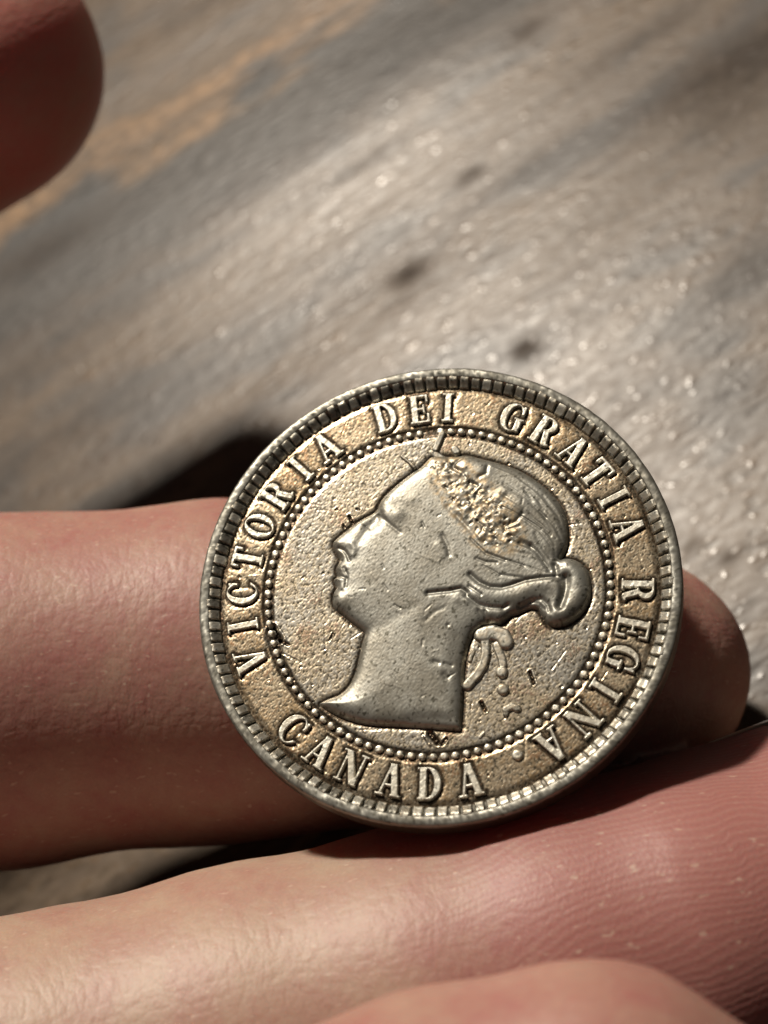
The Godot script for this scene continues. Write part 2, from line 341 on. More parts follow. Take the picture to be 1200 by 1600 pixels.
func table() -> void:
	var o := Node3D.new()
	o.name = "wooden_table"
	o.position = Vector3(-0.00, 0.00, -80.70) * MM
	o.rotation.y = -0.0490  # its x runs along the grain
	add_child(o)
	tag(o, "weathered dark stained wooden tabletop with coarse diagonal grain behind and under the hand", "table")
	var size := 1280
	var span := 200.0  # millimetres of board that one texture covers
	var long_a := stretched(size, size, 10, 1, 0.05, 21, 3)
	var long_b := stretched(size, size, 16, 1, 0.012, 22, 3)
	var pores := stretched(size, size, 4, 1, 0.16, 23, 2)
	var blot := stretched(size, size, 2, 1, 0.022, 24, 3)
	var fine := stretched(size, size, 2, 1, 0.17, 25, 3)
	var lump := stretched(size, size, 5, 1, 0.11, 26, 2)
	var rgb := PackedByteArray()
	rgb.resize(size * size * 3)
	var hb := PackedByteArray()
	hb.resize(size * size)
	var rb := PackedByteArray()
	rb.resize(size * size)
	var pale := Color(0.100, 0.072, 0.049)
	var brown := Color(0.042, 0.027, 0.018)
	var slate := Color(0.042, 0.044, 0.046)
	var orange := Color(0.20, 0.125, 0.068)
	# stains and knots where the board has them: along the grain, across it, radii, strength
	var spots := [[10.9, -18.1, 1.9, 1.3, 1.00],
		[14.8, -5.6, 1.2, 1.0, 0.90],
		[19.3, -23.4, 1.6, 1.0, 0.70],
		[9.0, -16.2, 2.5, 0.6, 0.40],
		[29.8, -33.4, 2.4, 1.4, 0.70],
		[38.8, -25.3, 4.0, 1.6, 0.60],
		[41.6, -17.5, 12.0, 5.0, 0.95],
		[38.2, -14.7, 8.0, 4.0, 0.70],
		[36.1, -25.7, 10.0, 2.0, 0.50],
		[30.8, -1.0, 5.0, 2.0, 0.40],
		[-13.7, -42.3, 9.0, 3.0, 0.80],
		[-17.5, -31.7, 12.0, 3.0, 0.50],
		[-20.5, -23.3, 12.0, 3.0, 0.45],
		[-12.9, -15.7, 8.0, 2.0, 0.40],
		[16.1, 15.6, 1.2, 0.9, 0.40],
		[25.3, -21.0, 7.0, 2.0, 0.25],
		[25.7, -12.4, 8.0, 2.5, 0.25],
		[32.4, -13.5, 10.0, 3.0, 0.35],
		[-6.7, 23.6, 0.1, 0.1, 0.00],
		[-18.5, -32.5, 6.0, 2.0, 0.35],
		[-16.3, -23.6, 7.0, 1.5, 0.30],
		[17.6, 17.9, 1.0, 0.7, 0.50],
		[12.5, -30.5, 5.0, 1.2, 0.20]]
	var k := 0
	var per := span / size
	var spotted := PackedFloat32Array()
	spotted.resize(size * size)
	for sp in spots:
		for j in range(int((sp[1] - sp[3] * 2 + span / 2) / per), int((sp[1] + sp[3] * 2 + span / 2) / per)):
			for i in range(int((sp[0] - sp[2] * 2 + span / 2) / per), int((sp[0] + sp[2] * 2 + span / 2) / per)):
				if i < 0 or j < 0 or i >= size or j >= size: continue
				var dd := pow(((i + 0.5) * per - span / 2 - sp[0]) / sp[2], 2.0) + pow(((j + 0.5) * per - span / 2 - sp[1]) / sp[3], 2.0)
				if dd < 4.0: spotted[j * size + i] = maxf(spotted[j * size + i], exp(-dd * 1.4) * sp[4])
	for j in size:
		var t := (j + 0.5) * per - span / 2
		for i in size:
			var s := (i + 0.5) * per - span / 2
			var a := long_a[k] / 255.0
			var b := long_b[k] / 255.0
			var p := pores[k] / 255.0
			var f := fine[k] / 255.0
			var bl := blot[k] / 255.0
			# how much of the brown stain is left in the wood
			var stain := clampf((b - 0.5) * 1.0 + (a - 0.5) * 0.8 + (bl - 0.5) * 0.8 + (f - 0.5) * 0.5 + 0.25, 0.0, 0.85)
			var c := pale.lerp(brown, stain)
			c = c.lerp(slate, clampf((bl - 0.55) * 1.8 + (b - 0.5) * 1.0, 0.0, 0.5))
			# a bare orange streak along the grain, with a slate-stained strip beside it
			var wob := t + (bl - 0.5) * 7.0 + (a - 0.5) * 3.0
			var streak := 1.25 * smoothstep(-52.2, -50.4, wob) * (1.0 - smoothstep(-46.4, -45.0, wob))
			if streak > 0.0: c = c.lerp(orange, streak * clampf(0.25 + 1.1 * (a - 0.35) + 0.5 * (f - 0.5), 0.0, 0.9))
			var strip := smoothstep(-46.0, -44.0, wob) * (1.0 - smoothstep(-38.5, -33.0, wob))
			if strip > 0.0: c = c.lerp(slate, strip * 0.75)
			var low := 0.0 if s > -4.0 else 0.0 if wob < 16.5 else (1.0 - smoothstep(0.25, 0.8, absf(wob - 19.5))) * 0.8 + (1.0 - smoothstep(0.3, 0.9, absf(wob - 20.6))) * 0.7
			if low > 0.0: c = c.lerp(orange, low)
			var sd := spotted[k]
			if sd > 0.0: c = c.lerp(brown * 0.5, clampf(0.8 * sd * (0.5 + f), 0.0, 0.92))
			var v := 0.72 + 0.52 * f
			if p < 0.36: v *= 0.45 + 1.4 * p
			if f > 0.66 and a > 0.45: v *= 1.0 + (f - 0.66) * 2.2
			rgb[k * 3] = int(clampf(linear_srgb(c.r * v) * 255.0, 0, 255))
			rgb[k * 3 + 1] = int(clampf(linear_srgb(c.g * v) * 255.0, 0, 255))
			rgb[k * 3 + 2] = int(clampf(linear_srgb(c.b * v) * 255.0, 0, 255))
			var lu := lump[k] / 255.0
			hb[k] = int(clampf((0.40 * lu + 0.30 * f + 0.30 * a - (0.25 if p < 0.3 else 0.0) - 0.5 * sd + (0.28 if f > 0.75 else 0.0)) * 255.0, 0, 255))
			rb[k] = int(clampf((0.25 + 0.15 * f + 0.06 * a + 0.03 * b + 0.32 * sd - (0.20 if f > 0.74 else 0.0)) * 255.0, 0, 255))
			k += 1
	var m := StandardMaterial3D.new()
	m.albedo_texture = ImageTexture.create_from_image(Image.create_from_data(size, size, false, Image.FORMAT_RGB8, rgb))
	m.heightmap_enabled = true
	m.heightmap_texture = ImageTexture.create_from_image(Image.create_from_data(size, size, false, Image.FORMAT_L8, hb))
	m.heightmap_scale = 0.0045
	m.roughness = 1.0
	m.roughness_texture = ImageTexture.create_from_image(Image.create_from_data(size, size, false, Image.FORMAT_L8, rb))
	m.metallic_specular = 0.32
	# the board: a softly uneven top face, rounded edges, a flat underside
	var nx := 131
	var v3 := PackedVector3Array()
	var nn := PackedVector3Array()
	var uv := PackedVector2Array()
	var idx := PackedInt32Array()
	for j in nx:
		for i in nx:
			var s := (i - 65) * 4.0
			var t := (j - 65) * 3.2
			var e := 2.0
			var h0 := board_height(s, t)
			v3.append(Vector3(s, h0, t) * MM)
			nn.append(Vector3(board_height(s - e, t) - board_height(s + e, t), 2 * e, board_height(s, t - e) - board_height(s, t + e)).normalized())
			uv.append(Vector2(s / span + 0.5, t / span + 0.5))
	for j in nx - 1:
		for i in nx - 1:
			var a := j * nx + i
			idx.append_array([a, a + 1, a + nx + 1, a, a + nx + 1, a + nx])
	# the sides and the underside
	var rim := PackedInt32Array()
	for i in nx - 1: rim.append(i)
	for i in nx - 1: rim.append(i * nx + nx - 1)
	for i in nx - 1: rim.append((nx - 1) * nx + nx - 1 - i)
	for i in nx - 1: rim.append((nx - 1 - i) * nx)
	var base := v3.size()
	for q in rim:
		var p: Vector3 = v3[q]
		var out := Vector3(p.x, 0, p.z).normalized()
		v3.append(p + out * 0.002 - Vector3(0, 0.002, 0)); nn.append(out); uv.append(uv[q] + Vector2(0, 0.01))
		v3.append(Vector3(p.x, -0.030, p.z) + out * 0.002); nn.append(out); uv.append(uv[q] + Vector2(0, 0.15))
	var under := v3.size()
	v3.append(Vector3(0, -0.030, 0)); nn.append(Vector3.DOWN); uv.append(Vector2(0.5, 0.5))
	var rn := rim.size()
	for q in rn:
		var w := (q + 1) % rn
		idx.append_array([rim[q], base + 2 * q, base + 2 * w, rim[q], base + 2 * w, rim[w]])
		idx.append_array([base + 2 * q, base + 2 * q + 1, base + 2 * w + 1, base + 2 * q, base + 2 * w + 1, base + 2 * w])
		idx.append_array([base + 2 * q + 1, under, base + 2 * w + 1])
	part("board", array_mesh(v3, nn, idx, uv), m, o)


func board_height(s: float, t: float) -> float:
	return 0.35 * broad.get_noise_2d(s * 0.02, t * 0.12) - 0.2


func linear_srgb(x: float) -> float:
	return 12.92 * x if x < 0.0031308 else 1.055 * pow(x, 1.0 / 2.4) - 0.055


# ---------------------------------------------------------------- hand
# Chains of joints: x, y, z in millimetres, radius. The palm first, then index, middle, ring, little finger and thumb.
const CHAINS := [
	[[Vector4(-145.1, 63.8, -100.0, 12.5), Vector4(-53.3, 36.2, -78.1, 11.0)], [Vector4(-145.1, 63.8, -100.0, 12.5), Vector4(-65.7, 33.3, -57.6, 11.0)], [Vector4(-145.1, 63.8, -100.0, 12.5), Vector4(-76.2, 31.6, -42.1, 10.3)], [Vector4(-145.1, 63.8, -100.0, 12.5), Vector4(-86.9, 29.2, -28.8, 9.6)], [Vector4(-53.3, 36.2, -78.1, 11.0), Vector4(-65.7, 33.3, -57.6, 11.0)], [Vector4(-65.7, 33.3, -57.6, 11.0), Vector4(-76.2, 31.6, -42.1, 10.3)], [Vector4(-76.2, 31.6, -42.1, 10.3), Vector4(-86.9, 29.2, -28.8, 9.6)], [Vector4(-127.8, 65.9, -107.8, 14.0), Vector4(-77.1, 46.0, -91.3, 11.5)], [Vector4(-143.7, 56.9, -85.7, 14.0), Vector4(-113.4, 40.4, -53.8, 12.0)], [Vector4(-137.2, 69.1, -110.4, 15.0), Vector4(-189.6, 92.2, -141.2, 18.0)], [Vector4(-150.8, 61.3, -91.6, 15.0), Vector4(-206.6, 83.0, -117.2, 18.0)], [Vector4(-115.0, 64.1, -110.3, 15.0), Vector4(-76.9, 48.3, -107.6, 12.5)], [Vector4(-80.2, 49.7, -109.4, 12.5), Vector4(-58.7, 34.2, -108.0, 11.0)]],
	[[Vector4(-51.9, 36.3, -78.3, 11.2), Vector4(-39.5, 28.6, -75.6, 10.6), Vector4(-29.2, 22.7, -72.3, 10.2), Vector4(-24.5, 20.5, -70.5, 10.1), Vector4(-13.0, 16.3, -65.6, 9.8), Vector4(-2.3, 14.2, -58.5, 8.8), Vector4(3.4, 11.6, -55.4, 7.7), Vector4(6.7, 7.9, -54.6, 6.8)]],
	[[Vector4(-58.4, 32.0, -52.5, 10.8), Vector4(-46.1, 24.2, -50.4, 10.5), Vector4(-32.7, 18.0, -47.2, 10.3), Vector4(-22.0, 15.1, -44.2, 10.2), Vector4(-12.9, 13.4, -41.3, 10.1), Vector4(-5.6, 12.5, -39.2, 9.8), Vector4(0.4, 11.9, -37.4, 9.0), Vector4(6.1, 10.9, -36.1, 8.0)], [Vector4(-1.8, 11.2, -40.6, 7.6), Vector4(2.5, 9.6, -40.2, 7.3), Vector4(7.8, 8.9, -39.4, 7.1)]],
	[[Vector4(-59.8, 31.2, -31.4, 9.2), Vector4(-41.4, 29.1, -32.0, 8.8), Vector4(-25.8, 27.5, -31.6, 8.5), Vector4(-14.1, 26.8, -28.9, 8.0), Vector4(-8.0, 26.3, -26.7, 7.7), Vector4(-5.9, 24.0, -24.4, 7.1)]],
	[[Vector4(-86.9, 29.2, -28.8, 9.6), Vector4(-65.5, 19.8, -12.9, 8.6), Vector4(-45.1, 12.7, -6.8, 8.0), Vector4(-31.8, 8.4, -7.7, 7.2)]],
	[[Vector4(-58.7, 34.2, -108.0, 11.0), Vector4(-31.1, 32.0, -108.3, 9.0), Vector4(-6.1, 30.8, -106.7, 8.8)], [Vector4(-31.1, 29.3, -110.0, 5.8), Vector4(-3.8, 27.4, -108.7, 5.3)], [Vector4(-2.5, 26.5, -110.5, 2.4), Vector4(-2.7, 25.2, -108.5, 2.4)]]
]
const GRID := 1.0


func capsule(p: Vector3, a: Vector4, b: Vector4) -> float:
	var pa := p - Vector3(a.x, a.y, a.z)
	var ab := Vector3(b.x - a.x, b.y - a.y, b.z - a.z)
	var t := clampf(pa.dot(ab) / maxf(ab.length_squared(), 1e-6), 0.0, 1.0)
	return (pa - ab * t).length() - lerpf(a.w, b.w, t)


func hand_field(p: Vector3, bones: Array) -> float:
	# bones: [a, b, group]; the palm melts into every finger, fingers do not melt into one another
	var sp := 0.0
	var sf := [0.0, 0.0, 0.0, 0.0, 0.0, 0.0]
	for b in bones:
		var d := capsule(p, b[0], b[1])
		if b[2] == 0: sp += exp(-0.7 * d)
		else: sf[b[2]] += exp(-2.2 * d)
	var f: float = sf.max()
	var df := -log(f) / 2.2 if f > 1e-30 else 60.0
	var dp := -log(sp) / 0.7 if sp > 1e-30 else 60.0
	if minf(df, dp) > 30.0: return minf(df, dp)
	return -log(exp(-0.6 * df) + exp(-0.6 * dp)) / 0.6 if absf(df - dp) < 14.0 else minf(df, dp)


func hand() -> void:
	var bones := []
	for g in CHAINS.size():
		for chain in CHAINS[g]:
			for i in chain.size() - 1:
				bones.append([chain[i], chain[i + 1], g])
	var lo := Vector3(1e9, 1e9, 1e9)
	var hi := -lo
	for b in bones:
		for e in [b[0], b[1]]:
			lo = lo.min(Vector3(e.x, e.y, e.z) - Vector3.ONE * (e.w + 4))
			hi = hi.max(Vector3(e.x, e.y, e.z) + Vector3.ONE * (e.w + 4))
	var nx := int((hi.x - lo.x) / GRID) + 2
	var ny := int((hi.y - lo.y) / GRID) + 2
	var nz := int((hi.z - lo.z) / GRID) + 2
	var total := nx * ny * nz
	var sp := PackedFloat32Array(); sp.resize(total)
	var sf := PackedFloat32Array(); sf.resize(total)
	var tmp := PackedFloat32Array(); tmp.resize(total)
	for g in CHAINS.size():
		var kk := 0.7 if g == 0 else 2.2
		var touched := PackedInt32Array()
		for b in bones:
			if b[2] != g: continue
			var A: Vector4 = b[0]
			var B: Vector4 = b[1]
			var m := maxf(A.w, B.w) + (5.0 if g == 0 else 2.6)
			var i0 := int((minf(A.x, B.x) - m - lo.x) / GRID)
			var i1 := int((maxf(A.x, B.x) + m - lo.x) / GRID) + 1
			var j0 := int((minf(A.y, B.y) - m - lo.y) / GRID)
			var j1 := int((maxf(A.y, B.y) + m - lo.y) / GRID) + 1
			var k0 := int((minf(A.z, B.z) - m - lo.z) / GRID)
			var k1 := int((maxf(A.z, B.z) + m - lo.z) / GRID) + 1
			i0 = maxi(i0, 0); j0 = maxi(j0, 0); k0 = maxi(k0, 0)
			i1 = mini(i1, nx - 1); j1 = mini(j1, ny - 1); k1 = mini(k1, nz - 1)
			var a3 := Vector3(A.x, A.y, A.z)
			var ab := Vector3(B.x, B.y, B.z) - a3
			var il := 1.0 / maxf(ab.length_squared(), 1e-6)
			for k in range(k0, k1 + 1):
				for j in range(j0, j1 + 1):
					var at := (k * ny + j) * nx
					for i in range(i0, i1 + 1):
						var pa := lo + Vector3(i, j, k) * GRID - a3
						var t := clampf(pa.dot(ab) * il, 0.0, 1.0)
						var d := (pa - ab * t).length() - lerpf(A.w, B.w, t)
						if d < 6.0:
							if tmp[at + i] == 0.0: touched.append(at + i)
							tmp[at + i] += exp(-kk * d)
		for q in touched:
			if g == 0: sp[q] = tmp[q]
			elif tmp[q] > sf[q]: sf[q] = tmp[q]
			tmp[q] = 0.0
	var D := tmp
	for q in total:
		var f := sf[q]
		var s := sp[q]
		if f == 0.0 and s == 0.0:
			D[q] = 9.0
			continue
		var df := -log(f) / 2.2 if f > 1e-30 else 60.0
		var dp := -log(s) / 0.7 if s > 1e-30 else 60.0
		D[q] = -log(exp(-0.6 * df) + exp(-0.6 * dp)) / 0.6 if absf(df - dp) < 14.0 else minf(df, dp)
	# surface nets: a vertex in each crossed cell
	var cell := PackedInt32Array(); cell.resize(total); cell.fill(-1)
	var pts := PackedVector3Array()
	var near := PackedInt32Array()
	var nxy := nx * ny
	var corner := [0, 1, nx, nx + 1, nxy, nxy + 1, nxy + nx, nxy + nx + 1]
	var edges := [[0, 1], [2, 3], [4, 5], [6, 7], [0, 2], [1, 3], [4, 6], [5, 7], [0, 4], [1, 5], [2, 6], [3, 7]]
	for q in total - nxy - nx - 1:
		var d0 := D[q]
		if d0 > 2.2 or d0 < -2.2: continue
		var any := false
		for c in corner:
			if (D[q + c] < 0.0) != (d0 < 0.0):
				any = true
				break
		near.append(q)
		if not any: continue
		var sum := Vector3.ZERO
		var cnt := 0
		for e in edges:
			var da := D[q + corner[e[0]]]
			var db := D[q + corner[e[1]]]
			if (da < 0.0) != (db < 0.0):
				var t := da / (da - db)
				var ca := Vector3(e[0] & 1, (e[0] >> 1) & 1, e[0] >> 2)
				var cb := Vector3(e[1] & 1, (e[1] >> 1) & 1, e[1] >> 2)
				sum += ca.lerp(cb, t)
				cnt += 1
		cell[q] = pts.size()
		pts.append(lo + (Vector3(q % nx, (q / nx) % ny, q / nxy) + sum / cnt) * GRID)
	# pull every vertex onto the smooth surface and read its normal, its finger and its place on that finger
	var normals := PackedVector3Array(); normals.resize(pts.size())
	var group := PackedInt32Array(); group.resize(pts.size())
	var place := PackedVector2Array(); place.resize(pts.size())
	var lengths := []
	for g in CHAINS.size():
		var row := []
		for chain in CHAINS[g]:
			var acc := [0.0]
			for i in range(chain.size() - 1, 0, -1):
				acc.append(acc[-1] + Vector3(chain[i].x - chain[i - 1].x, chain[i].y - chain[i - 1].y, chain[i].z - chain[i - 1].z).length())
			row.append(acc)
		lengths.append(row)
	var lumps := FastNoiseLite.new()
	lumps.seed = 5
	lumps.frequency = 0.11
	lumps.fractal_octaves = 3
	for w in pts.size():
		var p := pts[w]
		var close := []
		for b in bones:
			if capsule(p, b[0], b[1]) < 5.0: close.append(b)
		var grad := Vector3.UP
		for it in 2:
			var d := hand_field(p, close)
			var e := 0.15
			grad = Vector3(hand_field(p + Vector3(e, 0, 0), close) - d, hand_field(p + Vector3(0, e, 0), close) - d, hand_field(p + Vector3(0, 0, e), close) - d).normalized()
			p -= grad * d
		normals[w] = grad
		pts[w] = p + grad * 0.16 * lumps.get_noise_3dv(p)
		# which finger is it on
		var best := 1e9
		var bg := 0
		var bu := 0.0
		var axis := Vector3.RIGHT
		var off := Vector3.UP
		for g in CHAINS.size():
			for ci in CHAINS[g].size():
				var chain: Array = CHAINS[g][ci]
				if g > 0 and ci > 0: continue
				for i in chain.size() - 1:
					var d := capsule(p, chain[i], chain[i + 1]) + (1.5 if g == 0 else 0.0)
					if d < best:
						best = d
						bg = g
						var a3 := Vector3(chain[i].x, chain[i].y, chain[i].z)
						var b3 := Vector3(chain[i + 1].x, chain[i + 1].y, chain[i + 1].z)
						axis = (b3 - a3).normalized()
						off = p - (b3 - axis * (p - b3).dot(-axis))
		group[w] = bg
		var main: Array = CHAINS[bg][0]
		var wsum := 0.0
		var asum := Vector3.ZERO
		for i in main.size() - 1:
			var a3 := Vector3(main[i].x, main[i].y, main[i].z)
			var b3 := Vector3(main[i + 1].x, main[i + 1].y, main[i + 1].z)
			var ax := (b3 - a3).normalized()
			var t := (p - b3).dot(-ax)
			var over := maxf(maxf(-t if i < main.size() - 2 else 0.0, t - a3.distance_to(b3)), 0.0)
			var wt := exp(-over * over * 0.25)
			wsum += wt
			bu += wt * (lengths[bg][0][main.size() - 2 - i] + t)
			asum += ax * wt
		bu /= maxf(wsum, 1e-6)
		if bg > 0: axis = asum.normalized()
		if bg == 0:
			place[w] = Vector2(p.x, p.z) / 55.0
		else:
			var ref := Vector3(0.000, 0.800, 0.600)
			ref = (ref - axis * ref.dot(axis)).normalized()
			var side := axis.cross(ref)
			place[w] = Vector2((bu + 9.0) / 60.0, 0.5 + atan2(off.dot(side), off.dot(ref)) / TAU)
	# quads round the crossed edges
	var surf := []
	for g in CHAINS.size():
		surf.append({"v": PackedVector3Array(), "n": PackedVector3Array(), "uv": PackedVector2Array(), "i": PackedInt32Array(), "map": {}})
	var steps := [1, nx, nxy]
	for q in near:
		var inside := D[q] < 0.0
		for ax in 3:
			if (D[q + steps[ax]] < 0.0) == inside: continue
			var s1: int = steps[(ax + 1) % 3]
			var s2: int = steps[(ax + 2) % 3]
			if q - s1 - s2 < 0: continue
			var quad := [cell[q], cell[q - s1], cell[q - s1 - s2], cell[q - s2]]
			if quad.min() < 0: continue
			if inside: quad.reverse()
			var S: Dictionary = surf[group[quad[0]]]
			var mean: float = place[quad[0]].y
			var ids := []
			for c in quad:
				var uvp: Vector2 = place[c]
				var key: int = c * 4
				if group[c] != 0:
					if uvp.y - mean > 0.5: uvp.y -= 1.0; key += 1
					elif mean - uvp.y > 0.5: uvp.y += 1.0; key += 2
				if not S.map.has(key):
					S.map[key] = S.v.size()
					S.v.append(pts[c] * MM)
					S.n.append(normals[c])
					S.uv.append(uvp)
				ids.append(S.map[key])
			S.i.append_array([ids[0], ids[1], ids[2], ids[0], ids[2], ids[3]])
	var mesh := ArrayMesh.new()
	var o := Node3D.new()
	o.name = "hand"
	add_child(o)
	var mats := [skin(0), skin(1), skin(2), skin(3), skin(3), skin(4)]
	var used := []
	for g in CHAINS.size():
		if surf[g].i.size():
			array_mesh(surf[g].v, surf[g].n, surf[g].i, surf[g].uv, PackedColorArray(), mesh)
			mesh.surface_set_material(mesh.get_surface_count() - 1, mats[g])
	var body := MeshInstance3D.new()
	body.name = "skin"
	body.mesh = mesh
	o.add_child(body)
	tag(o, "bare left hand, palm up, balancing the coin on its index and middle finger", "hand")
	print("hand vertices ", pts.size())
	nails(o)


func nails(o: Node) -> void:
	var m := StandardMaterial3D.new()
	m.albedo_color = Color(0.56, 0.43, 0.33).linear_to_srgb()
	m.roughness = 0.28
	m.subsurf_scatter_enabled = true
	m.subsurf_scatter_strength = 0.05
	# each nail: the joint below it, the finger tip, the way its back faces, half width
	for d in [[Vector3(3.4, 11.6, -55.4), Vector3(6.7, 7.9, -54.6), Vector3(0.11, -0.70, -0.73), 6.9, 10.5],
		[Vector3(2.5, 9.6, -40.2), Vector3(7.8, 8.9, -39.4), Vector3(0.35, -0.32, -0.88), 7.1, 12.0],
		[Vector3(-31.1, 32.0, -108.3), Vector3(-6.1, 30.8, -106.7), Vector3(-0.06, -0.85, -0.53), 8.6, 11.0]]:
		var a: Vector3 = d[0]
		var b: Vector3 = d[1]
		var back: Vector3 = d[2]
		var radius: float = d[3]
		var axis := (b - a).normalized()
		back = (back - axis * back.dot(axis)).normalized()
		var side := axis.cross(back)
		var v := PackedVector3Array()
		var n := PackedVector3Array()
		var idx := PackedInt32Array()
		var nu := 13
		var nv := 15
		for layer in 2:
			for j in nu:
				var s := j / (nu - 1.0)
				for i in nv:
					var q := i / (nv - 1.0) * 2.0 - 1.0
					var half := 0.92 * (1.0 if s > 0.3 else sqrt(maxf(0.0, 1.0 - pow((0.3 - s) / 0.3, 2.0) * 0.55)))
					var ang := q * half
					var end: float = s * d[4] * (1.0 - 0.10 * q * q * s)
					var r := radius + (0.28 if layer == 0 else -0.25) - 0.9 * s * s * 0.4
					var nn := back * cos(ang) + side * sin(ang)
					v.append((b + axis * (end - d[4] * 0.62) + nn * r) * MM)
					n.append(nn if layer == 0 else -nn)
		for layer in 2:
			for j in nu - 1:
				for i in nv - 1:
					var k := layer * nu * nv + j * nv + i
					if layer == 0: idx.append_array([k, k + nv + 1, k + 1, k, k + nv, k + nv + 1])
					else: idx.append_array([k, k + 1, k + nv + 1, k, k + nv + 1, k + nv])
		# its edge
		var loop := PackedInt32Array()
		for i in nv: loop.append(i)
		for j in range(1, nu): loop.append(j * nv + nv - 1)
		for i in range(nv - 2, -1, -1): loop.append((nu - 1) * nv + i)
		for j in range(nu - 2, 0, -1): loop.append(j * nv)
		for i in loop.size():
			var w := (i + 1) % loop.size()
			idx.append_array([loop[i], loop[w], loop[w] + nu * nv, loop[i], loop[w] + nu * nv, loop[i] + nu * nv])
		part("nail", array_mesh(v, n, idx), m, o)


func skin(kind: int) -> StandardMaterial3D:
	# 0 palm, 1 index, 2 middle finger with its print, 3 ring and little finger, 4 thumb; a texture covers 60 mm along the finger from its tip and once round it
	var size := 1024 if kind == 1 or kind == 2 else 512
	var z := 1024.0 / size
	var cells := stretched(size, size, 1, 2, 0.085 * z, 41 + kind, 1, FastNoiseLite.TYPE_CELLULAR, FastNoiseLite.RETURN_DISTANCE2_SUB)
	var cells2 := stretched(size, size, 2, 1, 0.10 * z, 51 + kind, 1, FastNoiseLite.TYPE_CELLULAR, FastNoiseLite.RETURN_DISTANCE2_SUB)
	var fine := noise_bytes(size, size, 0.22 * z, 61 + kind, 2)
	var low := noise_bytes(size, size, 0.010 * z, 71 + kind, 3)
	var mid := noise_bytes(size, size, 0.05 * z, 81 + kind, 3)
	var flow := noise_bytes(size, size, 0.012 * z, 101 + kind, 1)
	var flakes := stretched(size, size, 2, 1, 0.12 * z, 91 + kind, 2)
	var rgb := PackedByteArray(); rgb.resize(size * size * 3)
	var hb := PackedByteArray(); hb.resize(size * size)
	var pale := Color(0.335, 0.228, 0.168)
	var red := Color(0.27, 0.108, 0.095)
	var dry := Color(0.47, 0.36, 0.28)
	var k := 0
	for j in size:
		var v := (j + 0.5) / size
		for i in size:
			var u := (i + 0.5) / size * 60.0 - 9.0
			var lw := low[k] / 255.0
			var md := mid[k] / 255.0
			var fn := fine[k] / 255.0
			var cl := cells[k] / 255.0
			var c2 := cells2[k] / 255.0
			if kind == 4: red = Color(0.38, 0.145, 0.122)
			var redness := clampf((lw - 0.5) * 0.6 + (md - 0.5) * 0.35 + 0.30, 0.0, 1.0)
			if kind == 1: redness = clampf(redness + 0.34, 0.0, 1.0)
			if kind == 2: redness = clampf(redness + 1.1 * (1.0 - smoothstep(6.0, 26.0, u)) - 0.12, 0.0, 1.0)
			if kind == 4: redness = clampf(redness + 0.5, 0.0, 1.0)
			if kind == 3: redness = clampf(redness + 0.35, 0.0, 1.0)
			var c := pale.lerp(red, redness)
			var h := 0.5 + 0.42 * (minf(cl, 0.45) - 0.3) + 0.34 * (minf(c2, 0.5) - 0.3) + 0.22 * (fn - 0.5) + 0.25 * (md - 0.5)
			if kind == 2:
				var w := 1.0 - smoothstep(12.0, 21.0, u + (lw - 0.5) * 10.0)
				if w > 0.0:
					var ph := v * 60.0 / 0.47 + 1.6 * sin(u * 0.21 + 1.2 * v) + (flow[k] / 255.0 - 0.5) * 1.5 + (md - 0.5) * 0.25 - 0.03 * (u - 4.0) * (u - 4.0) * (v - 0.42)
					var ri := 0.5 + 0.5 * sin(TAU * ph)
					h = lerpf(h, 0.3 + 0.15 * ri + 0.3 * (fn - 0.5) + 0.2 * (md - 0.5), w)
					c = c.lerp(dry, w * 0.10 * ri * ri)
			var fl := flakes[k] / 255.0
			if fl > 0.95 - 0.30 * md and kind != 4: c = c.lerp(dry, clampf((fl - 0.95 + 0.30 * md) * 4.0, 0.0, 0.5))
			var val := 0.93 + 0.14 * fn
			rgb[k * 3] = int(clampf(linear_srgb(c.r * val) * 255.0, 0, 255))
			rgb[k * 3 + 1] = int(clampf(linear_srgb(c.g * val) * 255.0, 0, 255))
			rgb[k * 3 + 2] = int(clampf(linear_srgb(c.b * val) * 255.0, 0, 255))
			hb[k] = int(clampf(h * 255.0, 0, 255))
			k += 1
	var m := StandardMaterial3D.new()
	m.albedo_texture = ImageTexture.create_from_image(Image.create_from_data(size, size, false, Image.FORMAT_RGB8, rgb))
	m.heightmap_enabled = true
	m.heightmap_texture = ImageTexture.create_from_image(Image.create_from_data(size, size, false, Image.FORMAT_L8, hb))
	m.heightmap_scale = 0.005
	m.roughness = 0.5
	m.metallic_specular = 0.45
	m.subsurf_scatter_enabled = true
	m.subsurf_scatter_strength = 0.3 if kind == 4 else 0.2
	return m


# ---------------------------------------------------------------- coin

const FIELD_STEP := 0.05
const FIELD_HALF := 11.8
const BUST_STEP := 0.05


func metal(rough: float, metallic: float) -> StandardMaterial3D:
	var m := StandardMaterial3D.new()
	m.vertex_color_use_as_albedo = true
	m.metallic = metallic
	m.roughness = rough
	return m


